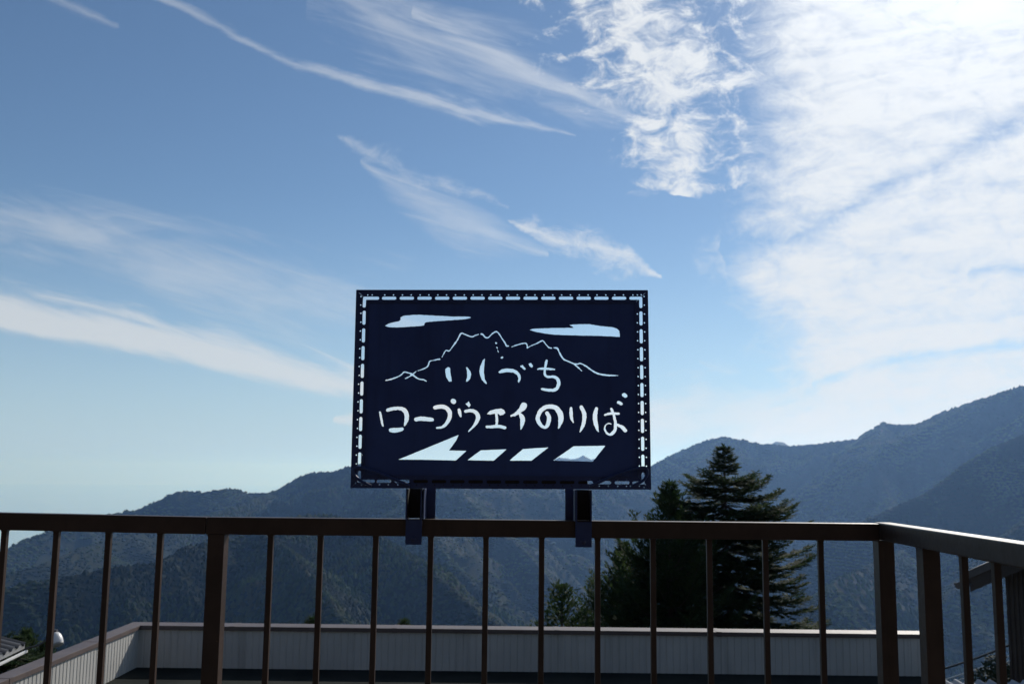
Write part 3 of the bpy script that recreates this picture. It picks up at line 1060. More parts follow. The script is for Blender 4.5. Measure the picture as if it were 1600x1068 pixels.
def frame_bar(P0, P1, C0_, C1_):
    """one mitred bar between outer corners P0 and P1; C0_, C1_ the opposite inner directions"""
    outer = half(*P0, *P1)
    c = ((TL[0] + TR[0] + BL[0] + BR[0]) / 4, (TL[1] + TR[1] + BL[1] + BR[1]) / 4)

    def mitre(Pn, sgn):
        q = (Pn[0] + (28 if Pn[0] < c[0] else -28), Pn[1] + (28 if Pn[1] < c[1] else -28))
        return sgn * half(*Pn, *q) - 0.3
    return np.minimum.reduce([outer, W_ * ZS - outer, mitre(P0, C0_), mitre(P1, C1_)])


for P0, P1, s0, s1 in ((TL, TR, -1, 1), (TR, BR, -1, 1), (BR, BL, -1, 1), (BL, TL, -1, 1)):
    Fb = frame_bar(P0, P1, s0, s1)
    bar_o = cut_sheet('frame_bar', np.minimum(Fb, -SL), to_xz_at(YF), 0.0028, YF, M_NAVY, sign)
    # the other leg of the angle iron, turned back along the outer edge
    A, B = at(*P0, YF), at(*P1, YF)
    d = (B - A).normalized()
    nrm = Vector((-d.z, 0, d.x))
    cen = at(782, 608, YF)
    if nrm.dot(cen - A) < 0: nrm = -nrm
    mb = MB()
    off = Vector((0, 0.0030, 0))
    q = [A + off + d * 0.001, B + off - d * 0.001]
    mb.prism([q[0], q[1], q[1] + nrm * 0.0026, q[0] + nrm * 0.0026], (0, 0.034, 0))
    fl = mb.build('flange', M_NAVY, bar_o)
mb = MB()
mb.bar((at(644, 752.0, YF + 0.012)), (at(918, 754.2, YF + 0.012)), 0.012, 0.034, 0.001)
mb.build('back_bar', M_BLACK, sign)


def zpt(k, x, y, Y):
    ox, oy, s = (530, 600, 5.935) if k == 4 else (780, 600, 5.935)
    return at(ox + x / s, oy + y / s, Y)


def spline(pts, n=7):
    out = []
    for i in range(len(pts) - 1):
        a, b_, c, d = pts[max(i - 1, 0)], pts[i], pts[i + 1], pts[min(i + 2, len(pts) - 1)]
        for k in range(n):
            t = k / n
            out.append(0.5 * ((2 * b_) + (c - a) * t + (2 * a - 5 * b_ + 4 * c - d) * t * t + (3 * b_ - a - 3 * c + d) * t ** 3))
    return out + [pts[-1]]


for k, q in ((4, [(655, 940), (560, 900), (440, 852), (320, 807), (215, 775), (160, 770), (130, 790), (134, 828), (165, 868), (215, 903), (300, 945)]),
             (5, [(838, 945), (930, 905), (1050, 855), (1180, 808), (1300, 775), (1352, 776), (1376, 803), (1366, 850), (1322, 900), (1235, 942)])):
    mb = MB()
    mb.tube(spline([zpt(k, x, y, YF - 0.006) for x, y in q]), 0.0045)
    mb.build('corner_brace', M_NAVY, sign)

# two clamping legs: a channel down to the rail, a plate in front of the rail and an angle behind it
YR = 3.0
for xa, xb, ya, yb, yr, inner_s, xc, xd in ((633, 658, 762, 851, 811, 1, 665, 680), (900, 925, 764, 855, 815, -1, 883, 896)):
    leg = link('support_leg', None, sign)
    ref = at((xa + xb) / 2, yr, YF)
    leg.location = ref - world_loc(sign)
    zt, zr, zb = at(xa, ya, YF).z + 0.004, at(xa, yr, YF).z, at(xa, yb, YF).z
    x0, x1 = at(xa, yr, YF).x, at(xb, yr, YF).x
    t = 0.0035
    mb = MB()
    mb.box((x0, YF + 0.004, zr), (x0 + t, YR + 0.03, zt - 0.006), 0.0006)
    mb.box((x1 - t, YF + 0.004, zr), (x1, YR + 0.03, zt - 0.006), 0.0006)
    mb.build('channel', M_NAVY, leg)
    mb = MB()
    mb.box((x0 + t, YR + 0.024, zr + 0.002), (x1 - t, YR + 0.0275, zt - 0.006))  # black web and linings: the channel's inner shade is painted on
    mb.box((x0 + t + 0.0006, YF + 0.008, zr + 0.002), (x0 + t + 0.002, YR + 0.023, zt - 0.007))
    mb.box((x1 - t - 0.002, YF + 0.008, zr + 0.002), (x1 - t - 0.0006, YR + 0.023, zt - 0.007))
    mb.build('channel_web_shade', M_BLACK, leg)
    mb = MB()
    mb.box((x0, YF + 0.020, zb), (x1 + 0.001, YF + 0.026, zr - 0.0005), 0.0008)
    mb.box((x0 + 0.002, YF + 0.026, zr - 0.006), (x1 - 0.002, YR - 0.001, zr - 0.001), 0.0006)
    mb.build('clamp_plate', M_NAVY, leg)
    xm, zm = (x0 + x1) / 2, zb + 0.016
    mb = MB()
    Mb = Matrix.Translation((xm, YF + 0.020, zm)) @ Matrix.Rotation(math.pi / 2, 4, 'X')
    mb.lathe([(0.0001, 0.0), (0.0085, 0.0), (0.0085, 0.0015), (0.0062, 0.0016), (0.0062, 0.006), (0.0055, 0.0068), (0.0001, 0.0068)], Mb, 6)
    mb.build('bolt', M_BOLT, leg)
    Y2_ = YR + 0.054
    xe, xf = at(xc, yr, Y2_).x, at(xd, yr, Y2_).x
    mb = MB()
    mb.box((xe, Y2_, zr - 0.045), (xf, Y2_ + 0.004, zt - 0.004), 0.0006)
    xs_ = xe if inner_s > 0 else xf
    mb.box((xs_ - 0.002, YF + 0.012, zr + 0.0012), (xs_ + 0.002, Y2_ - 0.0005, zt - 0.006), 0.0006)
    mb.build('rear_angle', M_NAVY, leg)

# ------------------------------------------------------------------ terrace railing
rail = thing('railing', (0.35, 3.025, 0.0), 'brown painted steel railing with thin balusters around the terrace edge', 'railing')
RH = 0.0505                                   # rail height


def railz(px):                                # top of the main rail
    return at(px, lerp(807.3, 817.6, (px - 322) / (1372 - 322)), YR).z


mb = MB()
A, B = at(322.6, 807.3, YR), at(1374, 817.6, YR)
mb.bar((A.x, YR + 0.025, A.z - RH / 2), (B.x, YR + 0.025, B.z - RH / 2), 0.05, RH, 0.0035)
mb.build('top_rail', M_BROWN, rail)
mb = MB()
A2 = at(-120, 798.2, YR)
mb.bar((A2.x, YR + 0.025, A2.z - RH / 2), (A.x - 0.0012, YR + 0.025, A.z - RH / 2), 0.05, RH, 0.0035)
mb.build('top_rail', M_BROWN, rail)
CX0, CY0, CZ0 = B.x + 0.003, YR + 0.05, B.z + 0.0022
dirr = Vector((0.0424, 1.0, 0)).normalized()
mb = MB()
Cc = Vector((CX0 + 0.025, CY0, CZ0 - RH / 2))
mb.bar(Cc, Cc - dirr * 1.75, 0.05, RH, 0.0035)
mb.build('top_rail', M_BROWN, rail)


def upright(px, Y, w, name, py=1000, zb=0.0, ztop=None, depth=None):
    c = at(px, py, Y)
    zt = (railz(px) if ztop is None else ztop) - RH - 0.0004
    mb = MB()
    dpt = depth or w
    mb.box((c.x - w / 2, Y, zb), (c.x + w / 2, Y + dpt, zt), 0.0016)
    # weld beads under the rail
    mb.box((c.x - w / 2 - 0.0012, Y - 0.0012, zt - 0.004), (c.x + w / 2 + 0.0012, Y + dpt + 0.0012, zt + 0.0004), 0.001)
    return mb.build(name, M_BROWN, rail)


def left_top(px):
    return lerp(A2.z, A.z, (px + 120) / (322.6 + 120))


# balusters of the left bay, then of the long bay (photograph x at the height of the rail's underside)
for px in (-76, 5.5, 87, 168.5, 249.5):
    upright(px, YR + 0.017, 0.0165, 'baluster', 838, 0.0, left_top(px))
for px in (422.5, 500.5, 587, 673, 759.5, 846.5, 934, 1020.5, 1108.5, 1196, 1282.5):
    upright(px, YR + 0.017, 0.0165, 'baluster', 838)
upright(337.5, YR + 0.0005, 0.049, 'post', 838)
upright(1384.5, YR + 0.0005, 0.047, 'post', 838)
for px, w, nm in ((1457, 0.0455, 'post'), (1509, 0.0165, 'baluster'), (1560, 0.0165, 'baluster'), (1640, 0.0165, 'baluster'), (1740, 0.0165, 'baluster')):
    Y = 2.5
    for _ in range(20):                       # where the rail's centre line crosses that bearing
        X = CX0 + 0.025 - 0.0424 * (CY0 - Y - w / 2)
        Y = X / at(px, 900, 1.0).x
    upright(px, Y, w, nm, 900, 0.0, CZ0)

# the terrace the viewer stands on
mb = MB()
mb.box((-4.0, -3.5, -0.22), (1.62, 3.16, -0.001))
tag(mb.build('terrace_floor', M_TERRACE), kind='structure')
mb = MB()
mb.box((-3.9, -3.4, -5.6), (1.5, 3.02, -0.2205))
tag(mb.build('terrace_wall', M_CLAD), 'pale wall carrying the terrace below the brown railing', 'wall')

def ribbed(p0, p1, z0, z1_, inward, pitch=0.076, dep=0.0055, groove=0.02):
    """ribbed sheet from p0 to p1 (x, y), ribs upright, standing out along inward"""
    p0, p1 = Vector(p0), Vector(p1)
    d = p1 - p0
    L = d.length
    d = d / L
    n_ = Vector(inward)
    prof = []
    s = 0.0
    while s < L:
        prof += [(s, 0.0), (min(s + pitch - groove, L), 0.0), (min(s + pitch - groove * 0.75, L), dep), (min(s + pitch - groove * 0.25, L), dep)]
        s += pitch
    prof.append((L, 0.0))
    vs, fs = [], []
    for s, h in prof:
        q = p0 + d * s - n_ * h
        vs += [(q.x, q.y, z0), (q.x, q.y, z1_)]
    for k in range(len(prof) - 1):
        fs.append((2 * k, 2 * k + 2, 2 * k + 3, 2 * k + 1))
    return vs, fs


def ribbed_part(name, p0, p1, z0, z1_, inward, mat, parent, **kw):
    vs, fs = ribbed(p0, p1, z0, z1_, inward, **kw)
    off = world_loc(parent)
    return link(name, mesh_of(name, [Vector(v) - off for v in vs], fs, mat), parent)


# unseen building added behind the viewer to cut the rear sky light
blocker = thing('sky_blocking_building', (0, -3.6, -5.6), 'unseen dark timber-clad building added behind the terrace to block sky light', 'building')
vs, fs = ribbed((-13.0, -3.6), (9.0, -3.6), -5.6, 5.6, (0, 1), 0.22, 0.012, 0.03)
link('wall', mesh_of('wall', [Vector(v) - world_loc(blocker) for v in vs], fs, M_TIMBER), blocker)
mb = MB()
mb.box((-13.0, -11.0, -5.6), (9.0, -3.63, 5.6))
mb.build('body', M_TIMBER, blocker)
mb = MB()
mb.prism([(-13.6, -2.5, 5.45), (-13.6, -7.3, 7.6), (-13.6, -12.0, 5.45), (-13.6, -12.0, 5.3), (-13.6, -7.3, 7.4), (-13.6, -2.5, 5.3)], (23.2, 0, 0))
mb.build('roof', M_DARKROOF, blocker)

# ------------------------------------------------------------------ lower flat roof with its parapet
DW = 11.5
c_l, c_r = at(217, 980, DW), at(1446, 985.5, DW)
ZT = (c_l.z + c_r.z) / 2                      # top of the coping
ZFLOOR = at(800, 1048.5, DW).z
ZG = -5.2
low = thing('lower_building', (0, DW, ZG), 'flat-roofed building below the terrace with white ribbed parapet and brown coping', 'building')
XL, XR = c_l.x, c_r.x
CAP = 0.047


ribbed_part('cladding', (XL, DW), (XR, DW), ZFLOOR, ZT - CAP, (0, -1), M_CLAD, low)
ribbed_part('cladding', (XL, DW), (XL, 4.6), ZFLOOR, ZT - CAP, (1, 0), M_CLAD, low)
mb = MB()
mb.box((XL - 0.14, DW + 0.012, ZG), (XR + 0.03, DW + 0.22, ZT - CAP - 0.001))
mb.box((XL - 0.14, 4.6, ZG), (XL - 0.012, DW + 0.0115, ZT - CAP - 0.001))
mb.box((XR - 0.01, 4.4, ZG), (XR + 0.03, DW + 0.0115, ZFLOOR - 0.01))
mb.build('wall', M_CLAD, low)
mb = MB()
mb.box((XL + 0.02, DW - 0.025, ZT - CAP), (XR + 0.05, DW + 0.235, ZT), 0.004)
mb.build('coping', M_COPING, low)
mb = MB()
mb.box((XL - 0.15, 4.6, ZT - CAP), (XL + 0.018, DW + 0.235, ZT), 0.004)
mb.build('coping', M_COPING, low)
x = XL + 1.05
while x < XR - 0.3:
    mb = MB()
    mb.box((x - 0.03, DW - 0.028, ZT - CAP - 0.003), (x + 0.03, DW + 0.238, ZT + 0.0025), 0.001)
    mb.build('coping_joint', M_COPING, low)
    x += 1.82
y = DW - 1.1
while y > 6.5:
    mb = MB()
    mb.box((XL - 0.153, y - 0.03, ZT - CAP - 0.003), (XL + 0.021, y + 0.03, ZT + 0.0025), 0.001)
    mb.build('coping_joint', M_COPING, low)
    y -= 1.82
mb = MB()
mb.box((XL - 0.01, 4.3, ZFLOOR - 0.25), (XR - 0.012, DW + 0.01, ZFLOOR), 0)
mb.build('roof', M_ROOFDECK, low)

# corrugated roof beyond its right-hand end
z8 = at(1540, 1061.5, DW).z
shed = thing('side_shed', (6.4, 9.5, ZG), 'corrugated zinc shed roof with sunlit ridges beside the flat roof', 'shed roof')


def corrugated(x0, x1, y0, y1, zf, pitch, amp, n=16):
    cols = int((x1 - x0) / pitch * n)
    vs, fs = [], []
    for i in range(cols + 1):
        x = x0 + (x1 - x0) * i / cols
        h = amp * (abs(math.cos(math.pi * (x - x0) / pitch)) ** 3.0)
        for y in (y0, y1):
            vs.append((x, y, zf(x, y) + h))
    for i in range(cols):
        fs.append((2 * i, 2 * i + 2, 2 * i + 3, 2 * i + 1))
    return vs, fs


vs, fs = corrugated(XR + 0.06, 9.0, 6.2, DW + 0.02, lambda x, y: z8 - 0.045 - 0.05 * (DW - y), 0.128, 0.05)
off = world_loc(shed)
sh = link('roof', mesh_of('roof', [Vector(v) - off for v in vs], fs, M_ZINC), shed)
mb = MB()
mb.box((XR + 0.10, 6.6, ZG), (8.9, DW - 0.1, z8 - 0.36))
mb.build('wall', M_DARKWALL, shed)

# ------------------------------------------------------------------ dark building on the right
YB = 13.0
eave = at(1501, 896, YB)
TB = R(33)
uu, dd = Vector((math.cos(TB), -math.sin(TB), 0)), Vector((math.sin(TB), math.cos(TB), 0))   # along the gable, along the ridge
hut = thing('gabled_building', (eave.x + 2.5, eave.y, ZG), 'dark gabled building with ribbed metal wall, seen behind the right end of the railing', 'building')
t = 0.345
p1_ = eave + uu * t
sl = (at(1546, 876.5, p1_.y).z - eave.z) / t
half_w, th1 = 2.3, 0.10
UPV = Vector((0, 0, 1))


def G(a, b_, c):                              # along the gable from the eave corner, along the ridge, up from the eave
    return eave + uu * a + dd * b_ + UPV * c


def roofz(a): return sl * (a if a < half_w else 2 * half_w - a)


mb = MB()
for a, b_ in ((0, half_w), (half_w, 2 * half_w)):
    mb.prism([G(a, 0, roofz(a)), G(b_, 0, roofz(b_)), G(b_, 0, roofz(b_) - th1), G(a, 0, roofz(a) - th1)], dd * 6.0)
mb.build('roof', M_DARKROOF, hut)
mb = MB()
for a, b_ in ((0.10, half_w), (half_w, 2 * half_w - 0.1)):
    mb.prism([G(a, 0.03, roofz(a) - th1 - .001), G(b_, 0.03, roofz(b_) - th1 - .001), G(b_, 0.03, roofz(b_) - th1 - 0.17), G(a, 0.03, roofz(a) - th1 - 0.17)], dd * 0.05)
mb.build('barge_board', M_DARKWALL, hut)
mb = MB()
mb.tube([G(-0.03, -0.02, -0.15), G(-0.03, 6.02, -0.15)], 0.04, 12)
mb.tube([G(-0.09, 0.03, -0.13), G(0.12, 0.03, -0.13)], 0.017, 8)
mb.build('gutter', M_DARKROOF, hut)
w0, w1 = 0.47, 2 * half_w - 0.45
c0_, c1_ = G(w0, 0.35, 0), G(w1, 0.35, 0)
vs, fs = ribbed((c0_.x, c0_.y), (c1_.x, c1_.y), ZG, 0.0, tuple(-dd.xy), 0.055, 0.012, 0.026)
off = world_loc(hut)
vs = [Vector((x, y, eave.z + roofz((Vector((x, y, 0)) - eave).dot(uu)) - th1 - 0.02 if z > ZG + 0.1 else z)) - off for x, y, z in vs]
link('front_wall', mesh_of('front_wall', vs, fs, M_DARKWALL), hut)
mb = MB()
for a in (w0, w1 - 0.08):
    zt_ = eave.z + roofz(a + (0 if a < 1 else 0.08)) - th1 - 0.03
    q = [G(a, 0.40, 0), G(a + 0.08, 0.40, 0), G(a + 0.08, 5.8, 0), G(a, 5.8, 0)]
    mb.prism([(v.x, v.y, ZG) for v in q], (0, 0, zt_ - ZG))
q = [G(w0 + .081, 5.72, 0), G(w1 - .081, 5.72, 0), G(w1 - .081, 5.8, 0), G(w0 + .081, 5.8, 0)]
mb.prism([(v.x, v.y, ZG) for v in q], (0, 0, eave.z + roofz(w0) - th1 - 0.03 - ZG))
mb.build('wall', M_DARKWALL, hut)

# ------------------------------------------------------------------ tiled eave and lamp at the lower left
YE = 13.5
por = thing('neighbouring_roof', (at(-100, 1040, YE).x, YE, ZG), 'corrugated roof with pale gutter at the lower left, below dark conifers', 'roof')
e0, e1 = at(-150, 1100, 11.2), at(40, 1010, 14.2)
d = (e1 - e0); L = d.length; d.normalize()
side = Vector((-d.y, d.x, 0)).normalized()     # away from the eave, to the left
upv = Vector((0, 0, 1))
slope_v = (side + upv * 0.24).normalized()
vs, fs = [], []
nn = int(L / 0.015)
for i in range(nn + 1):
    s = L * i / nn
    h = 0.05 * abs(math.cos(math.pi * s / 0.19)) ** 0.8
    for q in (0.0, 1.1):
        vs.append(e0 + d * s + slope_v * q + upv * (h + 0.02) - world_loc(por))
for i in range(nn):
    fs.append((2 * i, 2 * i + 2, 2 * i + 3, 2 * i + 1))
link('roof_sheet', mesh_of('roof_sheet', vs, fs, M_DARKROOF), por)
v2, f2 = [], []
for i in range(nn + 1):                       # pale strip under the eave: sunlight on the sheet ends, put into colour
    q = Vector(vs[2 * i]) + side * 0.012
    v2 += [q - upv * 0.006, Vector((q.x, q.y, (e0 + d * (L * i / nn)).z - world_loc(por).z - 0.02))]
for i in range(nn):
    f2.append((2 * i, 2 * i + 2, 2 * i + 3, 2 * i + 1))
link('sunlit_eave_ends', mesh_of('sunlit_eave_ends', v2, f2, M_ZINC), por)
mb = MB()
mb.bar(e0 - upv * 0.055 - side * 0.02, e1 - upv * 0.055 - side * 0.02, 0.03, 0.032, 0.005)
mb.build('gutter', M_WHITE, por)
mb = MB()
for s in (0.3, L - 0.15):
    q = e0 + d * s + side * 0.9
    mb.bar((q.x, q.y, ZG - 0.3), (q.x, q.y, q.z + 0.1), 0.09, 0.09, 0.004, Vector((0, 1, 0)))
mb.build('post', M_BROWN, por)

lamp_c = at(87.5, 997, 14.25)
lamp = thing('outdoor_lamp', lamp_c, 'round white lamp housing on a bracket at the end of the left roof', 'lamp')
axis_d = Vector((0.42, -0.30, -0.85)).normalized()
Ml = Matrix.Translation(lamp_c) @ axis_d.to_track_quat('Z', 'Y').to_matrix().to_4x4() @ Matrix.Scale(0.85, 4)
mb = MB()
mb.lathe([(0.004, -0.105), (0.04, -0.10), (0.066, -0.085), (0.086, -0.055), (0.098, -0.01), (0.102, 0.04), (0.10, 0.085), (0.09, 0.098), (0.004, 0.10)], Ml)
mb.build('housing', M_WHITE, lamp)
mb = MB()
mb.lathe([(0.094, 0.092), (0.098, 0.096), (0.098, 0.112), (0.085, 0.12), (0.004, 0.13)], Ml)
mb.build('lens_rim', M_ZINC, lamp)
mb = MB()
a0 = Ml @ Vector((0, 0, -0.10))
mb.tube(spline([e1 - upv * 0.02, e1 + Vector((0.18, 0.02, 0.03)), a0 + Vector((-0.06, 0.0, -0.05)), a0 + Vector((-0.01, 0, 0.02))]), 0.014, 8)
mb.box(tuple(a0 + Vector((-0.035, -0.03, -0.01))), tuple(a0 + Vector((0.035, 0.03, 0.045))), 0.006)
mb.build('bracket', M_DARKROOF, lamp)

# ------------------------------------------------------------------ overhead cables to the right
for (xa, ya, da), (xb, yb, db), r, mt, lb in (
    ((1380, 1062, 60.0), (1680, 957, 44.0), 0.055, M_CABLE, 'thick dark cable, topmost of the three above the zinc roof at the right'),
    ((1380, 1082, 70.0), (1680, 975, 48.0), 0.034, M_WIRE, 'thin pale wire directly under the thick dark cable at the right'),
    ((1380, 1089, 70.0), (1680, 984, 48.0), 0.034, M_WIRE, 'thin pale wire, lowest of the three above the zinc roof'),
):
    A, B = at(xa, ya, da), at(xb, yb, db)
    mb = MB()
    pts = [A.lerp(B, t / 20) - Vector((0, 0, 0.5 * 4 * (t / 20) * (1 - t / 20))) for t in range(21)]
    mb.tube(pts, r, 8)
    o = mb.build('cable', mt)
    tag(o, lb, 'cable', 'overhead cables at the right')

# ------------------------------------------------------------------ conifers
m, b = new_mat('fir_needles')
p = world_pos()
n1 = noise(p, 1.6, 4.0, 0.6)
n2 = noise(p, 12.0, 3.0, 0.6)
cc = mixc(smooth(n1, 0.3, 0.7), (0.018, 0.040, 0.015, 1), (0.040, 0.066, 0.024, 1))
cc = mixc(smooth(n2, 0.45, 0.75) * 0.6, cc, (0.075, 0.09, 0.03, 1))
setc(b, Base_Color=cc, Roughness=0.75)
b.inputs['Specular IOR Level'].default_value = 0.15
tr = node('ShaderNodeBsdfTranslucent')
plug(tr.inputs[0], vm('SCALE', cc, scale=1.3))
mx = node('ShaderNodeMixShader')
mx.inputs[0].default_value = 0.38
NT[0].links.new(b.outputs[0], mx.inputs[1]); NT[0].links.new(tr.outputs[0], mx.inputs[2])
NT[0].links.new(mx.outputs[0], m.node_tree.nodes['Material Output'].inputs[0])
M_FIR = m
m, b = new_mat('bark')
p = world_pos()
setc(b, Base_Color=mixc(noise(p, 9.0, 5.0, 0.6), (0.035, 0.026, 0.02, 1), (0.08, 0.062, 0.05, 1)), Roughness=0.9)
bump(b, noise(p, 30.0, 4.0, 0.6), 0.6, 0.02)
M_BARK = m


def conifer_meshes(seed, H, prof, gap=0.27, nb=(5, 8), elev=(28, -6), tip=0.35, sprig=(0.13, 0.05), dense=1.0, tuft=0.35, lean=0.0):
    """trunk mesh and crown mesh of a conifer; prof gives (depth below the top, radius)"""
    rg = random.Random(seed)
    V, F = [], []
    wood = MB()
    xs_ = [q[0] for q in prof]; rs_ = [q[1] for q in prof]
    depth = xs_[-1]

    def sprigs(pnt, dirn, ln):
        n_ = max(1, int(ln / (sprig[0] * 0.42) * dense))
        sidev = dirn.cross(Vector((0, 0, 1)))
        if sidev.length < 0.1: sidev = Vector((1, 0, 0))
        sidev.normalize()
        for k in range(n_):
            q = pnt + dirn * (ln * (k + rg.random()) / n_)
            for sg in (-1, 1):
                a = (dirn * rg.uniform(0.5, 1.0) + sidev * sg * rg.uniform(0.2, 0.9) + Vector((0, 0, rg.uniform(-0.25, tuft)))).normalized()
                w = a.cross(Vector((rg.uniform(-.5, .5), rg.uniform(-.5, .5), 1))).normalized() * (sprig[1] * rg.uniform(0.35, 0.75))
                l = sprig[0] * rg.uniform(0.6, 1.25)
                i0 = len(V)
                V.extend((q - w * 0.4, q + w * 0.4, q + a * l * 0.55 + w, q + a * l, q + a * l * 0.55 - w))
                F.append((i0, i0 + 1, i0 + 2, i0 + 3, i0 + 4))
    top = Vector((lean, 0, H))
    wood.tube([(0, 0, 0), (lean * 0.3, 0, H * 0.35), (lean * 0.75, 0.0, H * 0.75), (lean, 0, H - 0.15)],
              [0.013 * H + 0.06, 0.011 * H + 0.04, 0.05, 0.012], 9)
    sprigs(Vector((lean, 0, H - 0.5)), Vector((0, 0, 1)), 0.55)
    z = 0.14
    while z < depth:
        Rm = float(np.interp(z, xs_, rs_))
        f = z / depth
        n_ = rg.randint(*nb)
        Rm *= (rg.choice((1.0, 1.0, 0.95, 0.8, 0.66)) if z < 3 else rg.choice((1.05, 1.0, 0.95, 0.85))) if z > 0.6 else 1.0
        a0 = rg.random() * 6.28
        for k in range(n_):
            azm = a0 + 6.283 * (k + rg.uniform(-0.25, 0.25)) / n_
            Lb = Rm * rg.uniform(0.74, 1.06)
            el = R(elev[0] + (elev[1] - elev[0]) * min(1, f * 1.6) + rg.uniform(-6, 6))
            hz_ = H - z + rg.uniform(-0.07, 0.07)
            base = Vector((lean * hz_ / H, 0, hz_))
            out = Vector((math.cos(azm), math.sin(azm), 0))
            pts = []
            st = max(3, int(Lb / 0.10))
            for i in range(st + 1):
                u = i / st
                zz = Lb * (math.tan(el) * u - 0.16 * u * (1 - u) * 2 + tip * 0.35 * u ** 3)
                pts.append(base + out * (Lb * u) + Vector((0, 0, zz)))
            if Lb > 0.35:
                wood.tube(pts[::2] if len(pts) > 5 else pts, [max(0.005, 0.016 * Lb * (1 - i / st)) for i in range(st + 1)][::2] if len(pts) > 5 else [0.008] * len(pts), 5, False)
            for i in range(1, st + 1):
                u = i / st
                if u < 0.16 and Lb > 0.9: continue
                dr = (pts[i] - pts[i - 1]).normalized()
                lat = dr.cross(Vector((0, 0, 1))).normalized()
                tl = min(0.72, 0.5 * Lb * (1.08 - u) + 0.14) * rg.uniform(0.75, 1.1)
                for sg in (-1, 1):
                    td = (dr * rg.uniform(0.55, 0.9) + lat * sg + Vector((0, 0, rg.uniform(-0.12, 0.22)))).normalized()
                    sprigs(pts[i], td, tl)
                sprigs(pts[i - 1], dr, (pts[i] - pts[i - 1]).length)
        z += gap * rg.uniform(0.8, 1.2) * (0.6 + 0.4 * min(1, z / 1.0))
    me = fast_mesh('crown', np.array([tuple(v) for v in V]), np.array(F), M_FIR, False)
    bmesh.ops.recalc_face_normals(wood.bm, faces=wood.bm.faces)
    mt = bpy.data.meshes.new('trunk')
    wood.bm.to_mesh(mt); wood.bm.free()
    mt.materials.append(M_BARK)
    return mt, me


def conifer(name, meshes, loc, rz, label, group='conifers beyond the parapet', scale=1.0, cat='tree'):
    t_ = thing(name, loc, label, cat, group)
    t_.rotation_euler.z = rz
    t_.scale = (scale,) * 3
    link('trunk', meshes[0], t_); link('crown', meshes[1], t_)
    return t_


DT = 32.0
pxm = DT / FPX


def ground_z(x, y):
    X = np.array([[x]], float); Y = np.array([[y]], float)
    return float(land(X, Y)[0][0, 0])


def stand(px, py, D):
    """foot point and height for a tree whose top shows at px, py"""
    v = at(px, py, D)
    g_ = ground_z(v.x, v.y) - 0.2
    return Vector((v.x, v.y, g_)), v.z - g_


foot, H1 = stand(1143, 697, DT)
fir = conifer_meshes(3, H1, [(0, 0.05), (0.45, 0.34), (0.78, 0.48), (0.94, 0.36), (1.04, 1.35), (1.5, 2.0), (2.0, 2.4), (2.6, 2.45), (3.4, 2.55), (4.6, 2.75), (6.2, 2.75), (8.4, 2.4)],
                     0.25, (6, 9), (5, -11), 0.30, (0.115, 0.045), 1.45, 0.28, lean=-0.36)
conifer('fir_tree', fir, foot, 0.6, 'tall dark fir with flat tiered branches, tallest tree behind the railing')
foot, H2 = stand(1046, 757, DT - 1.5)
pine = conifer_meshes(11, H2, [(0, 0.05), (0.5, 0.26), (1.0, 0.52), (1.7, 0.86), (2.3, 1.6), (3.2, 2.1), (4.6, 2.3), (7.5, 2.3)],
                      0.25, (5, 7), (48, 8), 0.7, (0.16, 0.045), 1.0, 0.8)
conifer('pine_tree', pine, foot, 0.2, 'bushy conifer with upswept shoots, immediately left of the tallest fir')
foot, H3 = stand(884, 917, DT - 3.0)
small = conifer_meshes(23, max(H3, 3.0), [(0, 0.06), (0.5, 0.34), (0.9, 0.42), (1.2, 0.9), (2.0, 1.15), (3.2, 1.3)], 0.26, (4, 6), (52, 15), 0.8, (0.16, 0.05), 0.9, 0.9, lean=-0.35)
conifer('pine_tree', small, foot, 1.2, 'small leaning young conifer, lowest of the trees beside the fir')
foot, H4 = stand(975, 850, DT + 0.5)
conifer('pine_tree', pine, foot, 2.2, 'bushy conifer with broad crown left of the upswept one, under the sign leg', scale=H4 / H2)
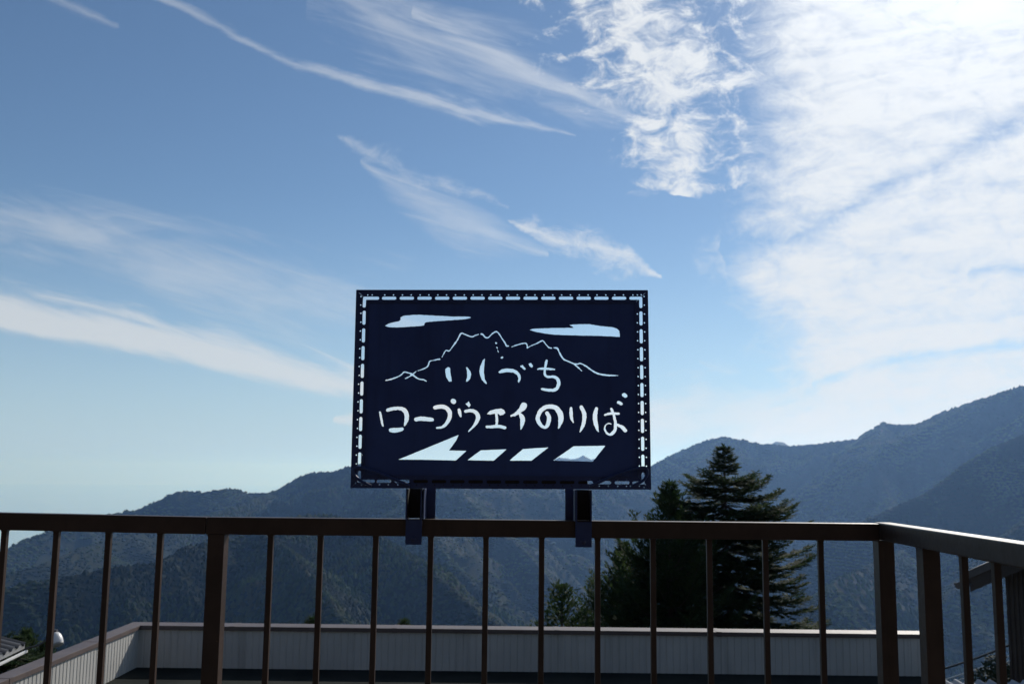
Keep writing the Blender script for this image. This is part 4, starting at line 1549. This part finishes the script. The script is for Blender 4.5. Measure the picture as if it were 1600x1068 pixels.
for px, py, D, ms, Hm, rz, lb in (
    (-14, 962, 20.0, fir, H1, 0.9, 'dark conifer at the left edge of the photo above the gutter'),
    (42, 985, 22.0, pine, H2, 2.4, 'dark conifer between the lamp and the left photo edge'),
    (20, 992, 18.5, fir, H1, 3.1, 'dark conifer directly over the corrugated roof at the left'),
    (70, 1005, 21.0, pine, H2, 4.0, 'dark low conifer behind the white lamp'),
    (100, 1018, 22.0, fir, H1, 5.0, 'dark low conifer just right of the white lamp'),
    (488, 966, 26.0, pine, H2, 0.3, 'treetop tip just peeping over the parapet, fourth baluster bay'),
    (632, 970, 27.0, pine, H2, 1.3, 'low rounded treetop just peeping over the parapet under the left sign leg'),
):
    foot, Hh = stand(px, py, D)
    conifer('conifer', ms, foot, rz, lb, 'low treetops around the flat roof', Hh / Hm)

# broadleaf bush at the lower right
m, b = new_mat('bush_leaves')
p = world_pos()
setc(b, Base_Color=mixc(noise(p, 3.0, 4.0, 0.6), (0.010, 0.020, 0.008, 1), (0.022, 0.036, 0.014, 1)), Roughness=0.8)
rg = random.Random(5)
V, F = [], []
bc = at(1566, 1048, 24.0)
gz = ground_z(bc.x, bc.y)
hb = bc.z + 0.55 - gz
clumps = [(Vector((rg.uniform(-0.5, 0.6), rg.uniform(-0.5, 0.5), hb - 0.75 + rg.uniform(-1.3, 0.35))), rg.uniform(0.18, 0.34)) for _ in range(22)]
for c, rad in clumps:
    for _ in range(420):
        v = Vector((rg.gauss(0, 1), rg.gauss(0, 1), rg.gauss(0, 1))).normalized() * rad * rg.uniform(0.6, 1.05)
        a = Vector((rg.gauss(0, 1), rg.gauss(0, 1), rg.gauss(0, 1))).normalized() * 0.05
        w = a.cross(v).normalized() * 0.028
        q = c + v
        i0 = len(V)
        V += [tuple(q - a), tuple(q + w), tuple(q + a), tuple(q - w)]
        F.append((i0, i0 + 1, i0 + 2, i0 + 3))
bush = thing('broadleaf_tree', (bc.x, bc.y, gz), 'dark rounded broadleaf tree below the cables at the lower right', 'tree')
link('crown', fast_mesh('crown', np.array(V), np.array(F), m, False), bush)
mb = MB()
mb.tube([(bc.x, bc.y, gz - 0.2), (bc.x + 0.1, bc.y, gz + hb * 0.5), (bc.x, bc.y, gz + hb - 0.7)], [0.16, 0.11, 0.05], 9)
for c, rad in clumps[:10]:
    mb.tube([(bc.x + 0.05, bc.y, gz + hb * 0.55), tuple(Vector((bc.x, bc.y, gz)) + c)], [0.05, 0.015], 6)
mb.build('trunk', M_BARK, bush)
